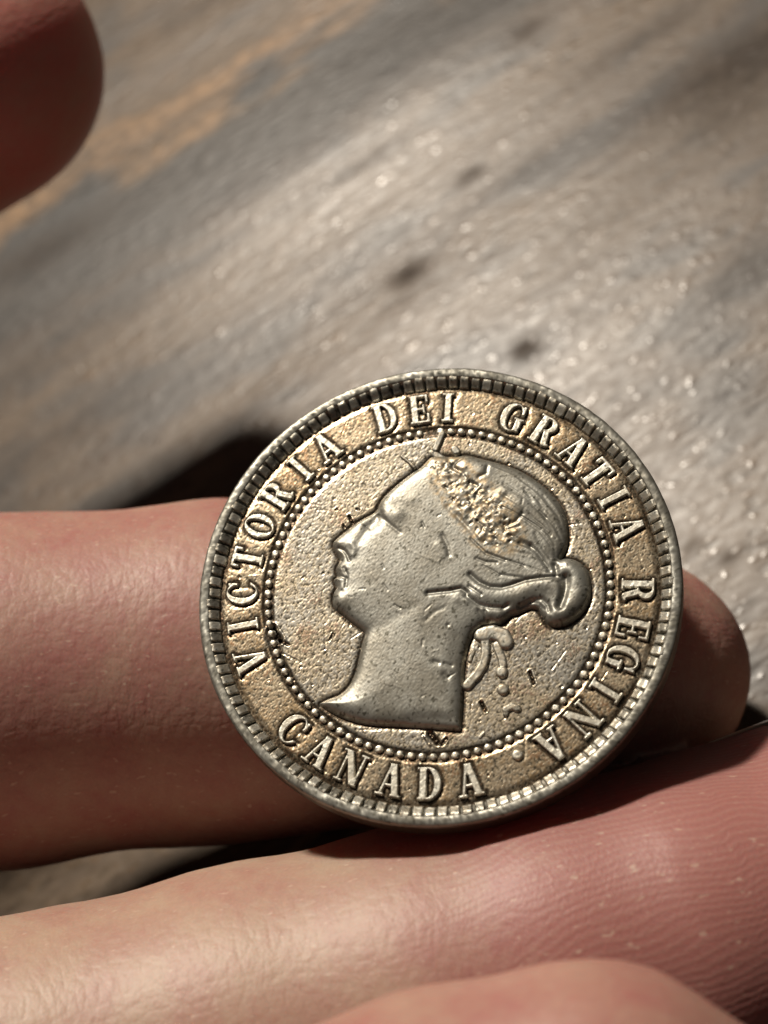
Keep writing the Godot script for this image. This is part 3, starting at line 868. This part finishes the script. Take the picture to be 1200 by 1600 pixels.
func coin(at: Vector3) -> void:
	var o := Node3D.new()
	o.name = "coin"
	add_child(o)
	o.transform = Transform3D(Basis(Vector3(0.84881, -0.18155, 0.49656), Vector3(0.52270, 0.14706, -0.83973), Vector3(0.07943, 0.97232, 0.21972)).orthonormalized(), at)
	tag(o, "worn old bronze coin with a crowned head in profile, resting on two fingers", "coin")
	var field_m := metal(0.34, 0.85)
	var worn := metal(0.46, 0.7)
	var high := metal(0.42, 0.7)
	var bust_m := metal(0.46, 0.72)

	# glyphs
	var glyph := {}
	for l in LETTERS:
		if not glyph.has(l[0]): glyph[l[0]] = glyph_field(l[0])

	# the face of the coin, between rim and portrait
	var n := int(FIELD_HALF * 2 / FIELD_STEP) + 1
	var h := PackedFloat32Array(); h.resize(n * n)
	var keep := PackedByteArray(); keep.resize(n * n)
	var col := PackedColorArray(); col.resize(n * n)
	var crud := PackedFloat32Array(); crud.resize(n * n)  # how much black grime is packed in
	var bust := bust_fields()
	var bn: Vector2i = bust.size
	for j in n:
		var y := -FIELD_HALF + j * FIELD_STEP
		for i in n:
			var x := -FIELD_HALF + i * FIELD_STEP
			var r := sqrt(x * x + y * y)
			if r > 11.78: continue
			var q := j * n + i
			keep[q] = 1
			# the channel in which the beads stand, and the one at the foot of the rim
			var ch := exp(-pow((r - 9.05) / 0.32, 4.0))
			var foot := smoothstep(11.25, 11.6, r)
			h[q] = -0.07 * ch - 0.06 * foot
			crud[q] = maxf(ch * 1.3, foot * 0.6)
	for li in LETTERS.size():
		var l: Array = LETTERS[li]
		var g: Dictionary = glyph[l[0]]
		var tf := letter_frame(li)
		var inv := tf.affine_inverse()
		var cc := tf.origin
		var i0 := int((cc.x - 1.35 + FIELD_HALF) / FIELD_STEP)
		var j0 := int((cc.y - 1.35 + FIELD_HALF) / FIELD_STEP)
		for j in range(maxi(j0, 0), mini(j0 + 55, n)):
			for i in range(maxi(i0, 0), mini(i0 + 55, n)):
				var q := j * n + i
				if not keep[q]: continue
				var p := inv * Vector2(-FIELD_HALF + i * FIELD_STEP, -FIELD_HALF + j * FIELD_STEP)
				var d := glyph_sample(g, p)
				if d < 0.35:
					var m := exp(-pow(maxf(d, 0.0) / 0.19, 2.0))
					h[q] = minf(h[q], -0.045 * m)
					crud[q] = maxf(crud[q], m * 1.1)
	for j in bn.y:
		for i in bn.x:
			var d: float = bust.sd[j * bn.x + i]  # positive inside
			if d > -0.45:
				var x: float = bust.x0 + i * BUST_STEP
				var y: float = bust.y0 + j * BUST_STEP
				var q := int(round((y + FIELD_HALF) / FIELD_STEP)) * n + int(round((x + FIELD_HALF) / FIELD_STEP))
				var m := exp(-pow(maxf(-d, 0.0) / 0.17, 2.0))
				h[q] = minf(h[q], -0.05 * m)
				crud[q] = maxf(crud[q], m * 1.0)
	# nicks and gouges in the face
	var marks := NICKS.duplicate()
	var wear := RandomNumberGenerator.new()
	wear.seed = 77
	for k in 260:
		var a := Vector2.from_angle(wear.randf() * TAU) * sqrt(wear.randf()) * 11.2
		var far := wear.randf()
		marks.append([a, a + Vector2.from_angle(wear.randf() * TAU) * (0.04 if far < 0.55 else wear.randf_range(0.2, 1.4)), wear.randf_range(0.035, 0.085) if far < 0.55 else 0.04, wear.randf_range(-0.06, -0.02) if far < 0.55 else wear.randf_range(-0.022, 0.012)])
	for k in marks:
		var steps := 1 + int(k[0].distance_to(k[1]) / 0.05)
		var R: float = k[2]
		var cxy: Vector2 = (k[0] + k[1]) / 2
		var reach: float = k[0].distance_to(k[1]) / 2 + R * 2.2
		for j in range(int((cxy.y - reach + FIELD_HALF) / FIELD_STEP), int((cxy.y + reach + FIELD_HALF) / FIELD_STEP) + 1):
			for i in range(int((cxy.x - reach + FIELD_HALF) / FIELD_STEP), int((cxy.x + reach + FIELD_HALF) / FIELD_STEP) + 1):
				var p := Vector2(-FIELD_HALF + i * FIELD_STEP, -FIELD_HALF + j * FIELD_STEP)
				var d := seg_distance(p, k[0], k[1]) / R
				if d < 2.2:
					h[j * n + i] += k[3] * (exp(-d * d * 1.5) * (1.0 + 0.8 * grain.get_noise_2d(p.x * 5.0, p.y * 5.0)) - 0.22 * exp(-pow((d - 1.35) * 2.6, 2.0)))
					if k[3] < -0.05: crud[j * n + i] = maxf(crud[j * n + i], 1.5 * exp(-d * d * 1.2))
	var gold := Color(0.56, 0.455, 0.30)
	var tan_ := Color(0.46, 0.40, 0.31)
	var grey := Color(0.40, 0.385, 0.345)
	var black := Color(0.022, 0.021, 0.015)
	var rust := Color(0.30, 0.16, 0.085)
	var umber := Color(0.36, 0.25, 0.135)
	var pale := Color(0.75, 0.69, 0.56)
	for j in n:
		var y := -FIELD_HALF + j * FIELD_STEP
		for i in n:
			var q := j * n + i
			if not keep[q]: continue
			var x := -FIELD_HALF + i * FIELD_STEP
			var g1 := grain.get_noise_2d(x * 6.5, y * 6.5)
			var g2 := specks.get_noise_2d(x, y)
			var b1 := broad.get_noise_2d(x, y)
			var b2 := broad.get_noise_2d(x * 0.6 + 40.0, y * 0.6)
			h[q] += 0.008 * g1 + 0.007 * g2 + 0.012 * b1
			var c := tan_.lerp(gold, clampf(0.45 + 0.6 * b1 + 1.3 * g1, 0.0, 1.0))
			c = c.lerp(grey, clampf(0.3 + 0.9 * b2 + 1.1 * g2, 0.0, 0.9))
			var rr := sqrt(x * x + y * y) + 0.35 * b1 + 0.25 * g2  # the band of lettering keeps more of its brown toning
			if rr > 9.2: c = c.lerp(umber, clampf(0.55 + 0.7 * b2 + 0.6 * g2, 0.05, 0.9))
			if b1 + 0.7 * g2 > 0.42: c = c.lerp(rust, clampf((b1 + 0.7 * g2 - 0.42) * 3.0, 0.0, 0.6))
			if g2 + 0.6 * g1 < -0.26: c = c.lerp(black, clampf((-0.26 - g2 - 0.6 * g1) * 4.0, 0.0, 0.85))
			if g1 > 0.2: c = c.lerp(pale, clampf((g1 - 0.2) * 2.0, 0.0, 0.6))
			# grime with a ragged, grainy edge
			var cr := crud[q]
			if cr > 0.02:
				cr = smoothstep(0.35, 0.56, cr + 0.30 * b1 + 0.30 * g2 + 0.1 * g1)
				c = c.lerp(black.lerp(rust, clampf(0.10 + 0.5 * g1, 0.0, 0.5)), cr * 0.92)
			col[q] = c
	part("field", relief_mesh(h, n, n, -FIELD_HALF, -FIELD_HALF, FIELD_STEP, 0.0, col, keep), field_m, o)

	# rim, edge and back
	part("rim", rim_mesh(), high, o)
	# denticles
	var variants := []
	for k in 5: variants.append(tooth_mesh(k))
	for k in 120:
		var th := TAU * (k + 0.3) / 120.0
		var t := part("denticle", variants[rng.randi() % 5], high, o)
		t.position = Vector3(cos(th), sin(th), 0) * 11.92 * MM
		t.rotation.z = th + rng.randf_range(-0.012, 0.012)
		t.scale = Vector3(rng.randf_range(0.80, 1.06), rng.randf_range(0.90, 1.08), rng.randf_range(0.82, 1.06))
	# beads
	var beads := []
	for k in 4: beads.append(bump_mesh([[[Vector2.ZERO, Vector2(0.02 * k - 0.03, 0.01 * (k % 2))], 0.185, 0.18]], 0.025, 60 + k, 1.7))
	for k in 100:
		var th := TAU * k / 100.0 + deg_to_rad(1.75)
		if absf(wrapf(rad_to_deg(th) - 91.0, -180, 180)) < 1.5: continue
		var t := part("bead", beads[rng.randi() % 4], high, o)
		t.position = Vector3(cos(th) * 9.05, sin(th) * 9.05, -0.045) * MM
		t.rotation.z = rng.randf() * TAU
		t.scale = Vector3(1, 1, rng.randf_range(0.85, 1.1)) * rng.randf_range(0.94, 1.05)
	var stop := part("stop_mark", bump_mesh([[[Vector2(0, 0)], 0.29, 0.16]], 0.035, 71), high, o)
	stop.position = Vector3(4.0, -9.16, -0.02) * MM
	# letters
	var made := {}
	for li in LETTERS.size():
		var l: Array = LETTERS[li]
		if not made.has(l[0]): made[l[0]] = glyph_mesh(glyph[l[0]], 100 + li)
		var t := part("letter", made[l[0]], high, o)
		var tf := letter_frame(li)
		t.transform = Transform3D(Basis(Vector3(tf.x.x, tf.x.y, 0), Vector3(tf.y.x, tf.y.y, 0), Vector3(0, 0, rng.randf_range(0.9, 1.1))), Vector3(tf.origin.x, tf.origin.y, 0) * MM)
	# portrait
	var b := part("portrait", relief_mesh(bust.h, bn.x, bn.y, bust.x0, bust.y0, BUST_STEP, -0.03, bust.col), bust_m, o)
	part("ribbon", bump_mesh(RIBBON, 0.045, 81, 0.85), bust_m, b)
	part("diadem_cross", bump_mesh(DIADEM_CROSS, 0.04, 82, 0.62), bust_m, b)
	part("diadem_point", bump_mesh(DIADEM_POINT, 0.04, 83, 0.62), bust_m, b)
	part("raised_mark", bump_mesh(RAISED_MARK, 0.04, 84), worn, o)


func worn_color(x: float, y: float, seed_: float, dirt := 0.0, tone := 1.4) -> Color:
	var g1 := grain.get_noise_3d(x * 3.0, y * 3.0, seed_)
	var g2 := specks.get_noise_3d(x, y, seed_ * 1.7)
	var b1 := broad.get_noise_3d(x * 1.2, y * 1.2, seed_ + 9.0)
	var c := Color(0.50, 0.49, 0.435).lerp(Color(0.36, 0.34, 0.285), clampf(0.45 + 1.1 * b1 + 0.7 * g1, 0.0, 1.0)) * tone
	if dirt > 0.0: c = c.lerp(Color(0.40, 0.29, 0.16), clampf(dirt * (0.5 + 1.2 * g1 + 0.8 * g2), 0.0, 0.85))
	if g2 + 0.5 * g1 < -0.36: c = c.lerp(Color(0.05, 0.045, 0.03), clampf((-0.36 - g2 - 0.5 * g1) * 4.0, 0.0, 0.8))
	return c


func letter_frame(li: int) -> Transform2D:
	var th := deg_to_rad(LETTERS[li][1])
	var out := Vector2(cos(th), sin(th))
	var c := out * 10.45
	if li < LETTERS_OUTWARD: return Transform2D(Vector2(out.y, -out.x), out, c)
	return Transform2D(Vector2(-out.y, out.x), -out, c)


const GLYPH_STEP := 0.04
const GLYPH_W := 46
const GLYPH_H := 62


func glyph_field(ch: String) -> Dictionary:
	var f := PackedFloat32Array()
	f.resize(GLYPH_W * GLYPH_H)
	for j in GLYPH_H:
		for i in GLYPH_W:
			f[j * GLYPH_W + i] = glyph_distance(ch, Vector2((i - (GLYPH_W - 1) / 2.0) * GLYPH_STEP, (j - (GLYPH_H - 1) / 2.0) * GLYPH_STEP))
	return {"f": f}


func glyph_sample(g: Dictionary, p: Vector2) -> float:
	var x := p.x / GLYPH_STEP + (GLYPH_W - 1) / 2.0
	var y := p.y / GLYPH_STEP + (GLYPH_H - 1) / 2.0
	var i := int(floor(x))
	var j := int(floor(y))
	if i < 0 or j < 0 or i >= GLYPH_W - 1 or j >= GLYPH_H - 1: return 9.0
	var fx := x - i
	var fy := y - j
	var f: PackedFloat32Array = g.f
	var a := j * GLYPH_W + i
	return lerpf(lerpf(f[a], f[a + 1], fx), lerpf(f[a + GLYPH_W], f[a + GLYPH_W + 1], fx), fy)


func box2(p: Vector2, cx: float, cy: float, hw: float, hh: float) -> float:
	var d := (p - Vector2(cx, cy)).abs() - Vector2(hw, hh)
	return Vector2(maxf(d.x, 0), maxf(d.y, 0)).length() + minf(maxf(d.x, d.y), 0.0)


func oval(p: Vector2, cx: float, cy: float, a: float, b: float) -> float:
	var q := p - Vector2(cx, cy)
	var k1 := Vector2(q.x / a, q.y / b).length()
	var k2 := Vector2(q.x / (a * a), q.y / (b * b)).length()
	return k1 * (k1 - 1.0) / maxf(k2, 1e-4)


func bar(p: Vector2, ax: float, ay: float, bx: float, by: float, half: float) -> float:
	# a slanting stroke cut level at top and bottom
	var d := seg_distance(p, Vector2(ax, ay), Vector2(bx, by)) - half
	return maxf(d, absf(p.y) - 0.83)


func glyph_distance(ch: String, p: Vector2) -> float:
	var d := 9.0
	match ch:
		"I":
			d = minf(box2(p, 0, 0, 0.15, 0.82), minf(box2(p, 0, 0.78, 0.31, 0.045), box2(p, 0, -0.78, 0.31, 0.045)))
		"T":
			d = minf(box2(p, 0, 0, 0.16, 0.82), minf(box2(p, 0, 0.77, 0.54, 0.06), box2(p, 0, -0.78, 0.30, 0.045)))
			d = minf(d, minf(box2(p, -0.50, 0.60, 0.05, 0.20), box2(p, 0.50, 0.60, 0.05, 0.20)))
		"E":
			d = minf(box2(p, -0.24, 0, 0.16, 0.82), minf(box2(p, 0.02, 0.78, 0.50, 0.05), box2(p, 0.03, -0.78, 0.52, 0.05)))
			d = minf(d, minf(box2(p, 0.08, 0.0, 0.22, 0.045), box2(p, 0.27, 0.0, 0.045, 0.22)))
			d = minf(d, minf(box2(p, 0.46, 0.60, 0.05, 0.20), box2(p, 0.49, -0.56, 0.06, 0.24)))
		"D":
			d = minf(box2(p, -0.32, 0, 0.16, 0.82), minf(box2(p, -0.30, 0.78, 0.30, 0.045), box2(p, -0.30, -0.78, 0.30, 0.045)))
			d = minf(d, maxf(maxf(oval(p, -0.12, 0, 0.70, 0.83), -oval(p, -0.12, 0, 0.39, 0.75)), -0.14 - p.x))
		"O":
			d = maxf(oval(p, 0, 0, 0.64, 0.83), -oval(p, 0, 0, 0.36, 0.76))
		"C", "G":
			d = maxf(oval(p, -0.02, 0, 0.64, 0.83), -oval(p, 0.06, 0, 0.40, 0.76))
			d = maxf(d, -box2(p, 0.62, 0.02, 0.45, 0.45))
			d = minf(d, box2(p, 0.44, 0.52, 0.055, 0.24))
			if ch == "G":
				d = minf(d, minf(box2(p, 0.36, -0.38, 0.14, 0.36), box2(p, 0.36, -0.02, 0.27, 0.045)))
		"R":
			d = minf(box2(p, -0.34, 0, 0.16, 0.82), minf(box2(p, -0.36, 0.78, 0.28, 0.045), box2(p, -0.34, -0.78, 0.29, 0.045)))
			d = minf(d, maxf(maxf(oval(p, -0.08, 0.40, 0.55, 0.43), -oval(p, -0.08, 0.40, 0.25, 0.35)), -0.10 - p.x))
			d = minf(d, bar(p, 0.10, -0.02, 0.30, -0.66, 0.145))
			d = minf(d, bar(p, 0.32, -0.76, 0.52, -0.66, 0.055))
		"A":
			d = minf(bar(p, 0.0, 0.86, 0.40, -0.86, 0.155), bar(p, -0.06, 0.80, -0.44, -0.86, 0.05))
			d = minf(d, box2(p, -0.02, -0.28, 0.26, 0.045))
			d = minf(d, minf(box2(p, 0.40, -0.785, 0.27, 0.042), box2(p, -0.45, -0.785, 0.20, 0.042)))
		"V":
			d = minf(bar(p, -0.40, 0.86, 0.0, -0.86, 0.155), bar(p, 0.44, 0.86, 0.06, -0.80, 0.05))
			d = minf(d, minf(box2(p, -0.40, 0.785, 0.27, 0.042), box2(p, 0.45, 0.785, 0.20, 0.042)))
		"N":
			d = minf(bar(p, -0.46, 0.9, 0.42, -0.9, 0.155), minf(box2(p, -0.46, 0, 0.05, 0.82), box2(p, 0.46, 0.0, 0.05, 0.82)))
			d = minf(d, minf(box2(p, -0.46, -0.785, 0.20, 0.042), box2(p, 0.46, 0.785, 0.20, 0.042)))
			d = minf(d, box2(p, -0.56, 0.785, 0.16, 0.042))
	return d


func glyph_mesh(g: Dictionary, seed_: int) -> ArrayMesh:
	var s := 0.03
	var nx := int(GLYPH_W * GLYPH_STEP / s)
	var ny := int(GLYPH_H * GLYPH_STEP / s)
	var h := PackedFloat32Array(); h.resize(nx * ny)
	var col := PackedColorArray(); col.resize(nx * ny)
	var x0 := -(nx - 1) / 2.0 * s
	var y0 := -(ny - 1) / 2.0 * s
	for j in ny:
		for i in nx:
			var p := Vector2(x0 + i * s, y0 + j * s)
			var wob := 0.018 * grain.get_noise_3d(p.x * 2.0, p.y * 2.0, seed_)
			var d := glyph_sample(g, p) + wob - 0.025
			var z := -0.12
			if d < 0.14:
				z = lerpf(-0.10, 0.16, 1.0 - smoothstep(-0.02, 0.035, d)) + 0.012 * grain.get_noise_3d(p.x * 3, p.y * 3, seed_ + 3.0) + 0.01 * broad.get_noise_3d(p.x * 2, p.y * 2, seed_)
			h[j * nx + i] = z
			col[j * nx + i] = worn_color(p.x, p.y, seed_, 0.1, 1.45)
	return relief_mesh(h, nx, ny, x0, y0, s, -0.085, col)


func bump_mesh(pieces: Array, step: float, seed_: int, tone := 1.3) -> ArrayMesh:
	# rounded raised strokes: each piece is [points, radius, height]
	var lo := Vector2(1e9, 1e9)
	var hi := -lo
	for pc in pieces:
		for p in pc[0]:
			lo = lo.min(p - Vector2.ONE * (pc[1] + 0.12))
			hi = hi.max(p + Vector2.ONE * (pc[1] + 0.12))
	var nx := int((hi.x - lo.x) / step) + 2
	var ny := int((hi.y - lo.y) / step) + 2
	var h := PackedFloat32Array(); h.resize(nx * ny); h.fill(-0.12)
	var col := PackedColorArray(); col.resize(nx * ny)
	for j in ny:
		for i in nx:
			var p := lo + Vector2(i, j) * step
			var q := j * nx + i
			for pc in pieces:
				var pt: Array = pc[0]
				var d := p.distance_to(pt[0])
				for k in pt.size() - 1: d = minf(d, seg_distance(p, pt[k], pt[k + 1]))
				d = d / pc[1] + 0.12 * grain.get_noise_3d(p.x * 1.5, p.y * 1.5, seed_)
				var z := -0.12
				if d < 1.0: z = pc[2] * sqrt(1.0 - pow(d, 6.0) * 0.98)
				elif d < 1.5: z = lerpf(pc[2] * 0.14, -0.12, minf((d - 1.0) * 3.0, 1.0))
				h[q] = maxf(h[q], z)
			if h[q] > -0.1: h[q] += 0.012 * grain.get_noise_3d(p.x * 3.0, p.y * 3.0, seed_)
			col[q] = worn_color(p.x, p.y, seed_, 0.25, tone)
	return relief_mesh(h, nx, ny, lo.x, lo.y, step, -0.1, col)


func tooth_mesh(seed_: int) -> ArrayMesh:
	# local x runs outwards: a short tooth that climbs from the foot of the rim to its crest
	var step := 0.035
	var nx := 27
	var ny := 19
	var h := PackedFloat32Array(); h.resize(nx * ny)
	var col := PackedColorArray(); col.resize(nx * ny)
	var x0 := -(nx - 1) / 2.0 * step
	var y0 := -(ny - 1) / 2.0 * step
	for j in ny:
		for i in nx:
			var x := x0 + i * step
			var y := y0 + j * step
			var wob := 0.02 * grain.get_noise_3d(x * 3.0, y * 3.0, 30.0 + seed_)
			var d := box2(Vector2(x, y), 0.06, 0.0, 0.34, 0.232) - 0.045 + wob
			var top := lerpf(0.10, 0.385, smoothstep(-0.32, 0.22, x)) + 0.015 * grain.get_noise_3d(x * 4.0, y * 4.0, seed_)
			h[j * nx + i] = lerpf(-0.12, top, 1.0 - smoothstep(-0.06, 0.02, d))
			col[j * nx + i] = worn_color(x + 7.0 * seed_, y, 5.0 + seed_, 0.2, 0.52 + 0.12 * seed_)
	return relief_mesh(h, nx, ny, x0, y0, step, -0.11, col)


func rim_mesh() -> ArrayMesh:
	# a lathe profile from the foot of the rim over its crest, down the edge and across the back
	var prof := [[11.62, -0.10], [11.80, 0.02], [12.02, 0.10], [12.14, 0.24], [12.19, 0.36], [12.24, 0.395], [12.40, 0.405], [12.55, 0.40], [12.65, 0.375], [12.71, 0.30], [12.73, 0.16], [12.74, 0.0], [12.74, -0.5], [12.74, -1.05], [12.71, -1.30], [12.62, -1.45], [12.45, -1.50],
		[12.20, -1.50], [12.0, -1.30], [11.0, -1.22], [6.0, -1.22], [0.02, -1.22]]
	var seg := 900
	var v := PackedVector3Array()
	var nn := PackedVector3Array()
	var col := PackedColorArray()
	var idx := PackedInt32Array()
	for s in seg + 1:
		var th := TAU * s / seg
		var cs := Vector2(cos(th), sin(th))
		for k in prof.size():
			var a: Array = prof[maxi(k - 1, 0)]
			var b: Array = prof[mini(k + 1, prof.size() - 1)]
			var r: float = prof[k][0]
			var z: float = prof[k][1]
			var nr: float = b[1] - a[1]
			var nz: float = a[0] - b[0]
			var w := grain.get_noise_3d(cs.x * 12.7 * 1.6, cs.y * 12.7 * 1.6, r * 1.6 + z * 2.0)
			var w2 := broad.get_noise_3d(cs.x * 12.7, cs.y * 12.7, z)
			var face := 1.0 if k < 14 else 0.0
			z += face * (0.018 * w + 0.03 * w2) if k > 2 else 0.0
			r += face * (0.012 * w + 0.022 * w2) if k > 8 else 0.0
			v.append(Vector3(cs.x * r, cs.y * r, z) * MM)
			var tilt := 0.22 * face
			var t := grain.get_noise_3d(cs.x * 30.0 + 50.0, cs.y * 30.0, r * 3.0)
			var t2 := specks.get_noise_3d(cs.x * 12.7 + 20.0, cs.y * 12.7, r)
			nn.append((Vector3(-cs.x * nr, -cs.y * nr, -nz).normalized() + Vector3(-cs.y, cs.x, 0) * tilt * t + Vector3(cs.x, cs.y, 0) * tilt * t2).normalized())
			var c := worn_color(cs.x * r, cs.y * r, z * 3.0 + 2.0, 0.0, 0.50)
			if k >= 11: c = c.lerp(Color(0.06, 0.05, 0.035), 0.75)
			elif k < 3: c = c.lerp(Color(0.035, 0.03, 0.02), clampf(0.6 + 0.8 * w, 0.0, 0.95))
			col.append(c)
	var pn := prof.size()
	for s in seg:
		for k in pn - 1:
			var a := s * pn + k
			idx.append_array([a, a + pn + 1, a + 1, a, a + pn, a + pn + 1])
	return array_mesh(v, nn, idx, PackedVector2Array(), col)


func smooth_outline(pts: Array, sub: int) -> PackedVector2Array:
	var out := PackedVector2Array()
	var n := pts.size()
	for i in n:
		for s in sub:
			out.append(pts[i].cubic_interpolate(pts[(i + 1) % n], pts[(i - 1 + n) % n], pts[(i + 2) % n], s / float(sub)))
	return out


func bust_fields() -> Dictionary:
	var poly := smooth_outline(BUST_OUTLINE, 3)
	var lo := Vector2(1e9, 1e9)
	var hi := -lo
	for p in poly:
		lo = lo.min(p)
		hi = hi.max(p)
	lo -= Vector2.ONE * 0.6
	hi += Vector2.ONE * 0.6
	lo = Vector2(floor(lo.x / BUST_STEP), floor(lo.y / BUST_STEP)) * BUST_STEP
	var nx := int((hi.x - lo.x) / BUST_STEP) + 1
	var ny := int((hi.y - lo.y) / BUST_STEP) + 1
	var sd := PackedFloat32Array(); sd.resize(nx * ny); sd.fill(99.0)
	# exact distance near the outline, then spread inwards and outwards
	var W := 0.5
	for k in poly.size():
		var a := poly[k]
		var b := poly[(k + 1) % poly.size()]
		for j in range(maxi(int((minf(a.y, b.y) - W - lo.y) / BUST_STEP), 0), mini(int((maxf(a.y, b.y) + W - lo.y) / BUST_STEP) + 2, ny)):
			for i in range(maxi(int((minf(a.x, b.x) - W - lo.x) / BUST_STEP), 0), mini(int((maxf(a.x, b.x) + W - lo.x) / BUST_STEP) + 2, nx)):
				var d := seg_distance(lo + Vector2(i, j) * BUST_STEP, a, b)
				if d < sd[j * nx + i]: sd[j * nx + i] = d
	var dg := BUST_STEP * 1.4142
	for j in range(1, ny - 1):
		for i in range(1, nx - 1):
			var q := j * nx + i
			sd[q] = minf(sd[q], minf(minf(sd[q - 1], sd[q - nx]) + BUST_STEP, minf(sd[q - nx - 1], sd[q - nx + 1]) + dg))
	for j in range(ny - 2, 0, -1):
		for i in range(nx - 2, 0, -1):
			var q := j * nx + i
			sd[q] = minf(sd[q], minf(minf(sd[q + 1], sd[q + nx]) + BUST_STEP, minf(sd[q + nx + 1], sd[q + nx - 1]) + dg))
	for j in ny:
		for i in nx:
			if not Geometry2D.is_point_in_polygon(lo + Vector2(i, j) * BUST_STEP, poly): sd[j * nx + i] *= -1.0
	var h := PackedFloat32Array(); h.resize(nx * ny)
	var jew := PackedFloat32Array(); jew.resize(nx * ny)
	for q in nx * ny:
		var d := sd[q]
		if d < 0.0: h[q] = maxf(-0.14, -0.02 + d * 1.4)
		else: h[q] = -0.02 + 0.28 * (1.0 - exp(-d / 0.12)) + 0.15 * (1.0 - exp(-d / 0.40)) + 0.15 * (1.0 - exp(-d / 1.6))
	# the jewelled band and the curls of hair behind it, worn to small grains
	var r := RandomNumberGenerator.new()
	r.seed = 31
	var band := [[Vector2(-0.35, 7.12), Vector2(1.24, 7.07)], [Vector2(0.19, 6.09), Vector2(1.99, 5.96)], [Vector2(0.69, 5.08), Vector2(2.75, 5.07)], [Vector2(1.32, 4.07), Vector2(3.50, 4.33)], [Vector2(1.94, 3.07), Vector2(4.35, 2.90)], [Vector2(2.81, 1.92), Vector2(4.58, 2.21)]]
	for k in 210:
		var f := r.randf() * (band.size() - 1.001)
		var i := int(f)
		var c: Vector2 = band[i][0].lerp(band[i + 1][0], f - i).lerp(band[i][1].lerp(band[i + 1][1], f - i), r.randf())
		var z := r.randf_range(0.012, 0.03) if r.randf() < 0.5 else r.randf_range(-0.055, -0.02)
		var w := r.randf_range(0.06, 0.12) if z > 0.0 else r.randf_range(0.04, 0.075)
		stroke(h, nx, ny, lo, [c, c + Vector2(r.randf_range(-0.12, 0.12), r.randf_range(-0.12, 0.12))], w, z, sd)
		stroke(jew, nx, ny, lo, [c], 0.45, 1.0, sd)
	for st in BUST_STROKES:
		stroke(h, nx, ny, lo, st[0], st[1], st[2], sd)
	# fine strands in the hair
	for k in 46:
		var f := r.randf() * (STRANDS.size() - 1.001)
		var i := int(f)
		var line := []
		for p in STRANDS[i].size():
			line.append(STRANDS[i][p].lerp(STRANDS[i + 1][p], f - i))
		var from := r.randi() % 3
		stroke(h, nx, ny, lo, line.slice(from, from + 2 + r.randi() % 3), r.randf_range(0.05, 0.08), r.randf_range(-0.040, 0.012), sd)
	# scratches and pin pricks of wear
	for k in 90:
		var c := Vector2(r.randf_range(lo.x, hi.x), r.randf_range(lo.y, hi.y))
		var e := c + Vector2.from_angle(r.randf() * TAU) * r.randf_range(0.03, 0.5)
		stroke(h, nx, ny, lo, [c, e], r.randf_range(0.03, 0.055), r.randf_range(-0.035, 0.012), sd)
	var col := PackedColorArray(); col.resize(nx * ny)
	for j in ny:
		for i in nx:
			var q := j * nx + i
			var x := lo.x + i * BUST_STEP
			var y := lo.y + j * BUST_STEP
			if sd[q] < -0.2: continue
			h[q] += 0.005 * grain.get_noise_2d(x * 5.0, y * 5.0) + 0.004 * specks.get_noise_2d(x * 1.8, y * 1.8) + 0.011 * broad.get_noise_2d(x, y)
			col[q] = worn_color(x, y, 0.0, clampf(jew[q], 0.0, 1.0) * 0.55, 0.57)
	return {"size": Vector2i(nx, ny), "x0": lo.x, "y0": lo.y, "sd": sd, "h": h, "col": col}


func stroke(h: PackedFloat32Array, nx: int, ny: int, lo: Vector2, pts: Array, w: float, depth: float, sd: PackedFloat32Array) -> void:
	var a := Vector2(1e9, 1e9)
	var b := -a
	for p in pts:
		a = a.min(p)
		b = b.max(p)
	var m := w * 2.3
	for j in range(maxi(int((a.y - m - lo.y) / BUST_STEP), 0), mini(int((b.y + m - lo.y) / BUST_STEP) + 2, ny)):
		for i in range(maxi(int((a.x - m - lo.x) / BUST_STEP), 0), mini(int((b.x + m - lo.x) / BUST_STEP) + 2, nx)):
			var q := j * nx + i
			if sd[q] < -0.05: continue
			var p := lo + Vector2(i, j) * BUST_STEP
			var d := p.distance_squared_to(pts[0]) if pts.size() == 1 else 1e9
			for k in pts.size() - 1:
				var s := seg_distance(p, pts[k], pts[k + 1])
				d = minf(d, s * s)
			d /= w * w
			if d < 5.0: h[q] += depth * exp(-d) * smoothstep(-0.05, 0.12, sd[q])
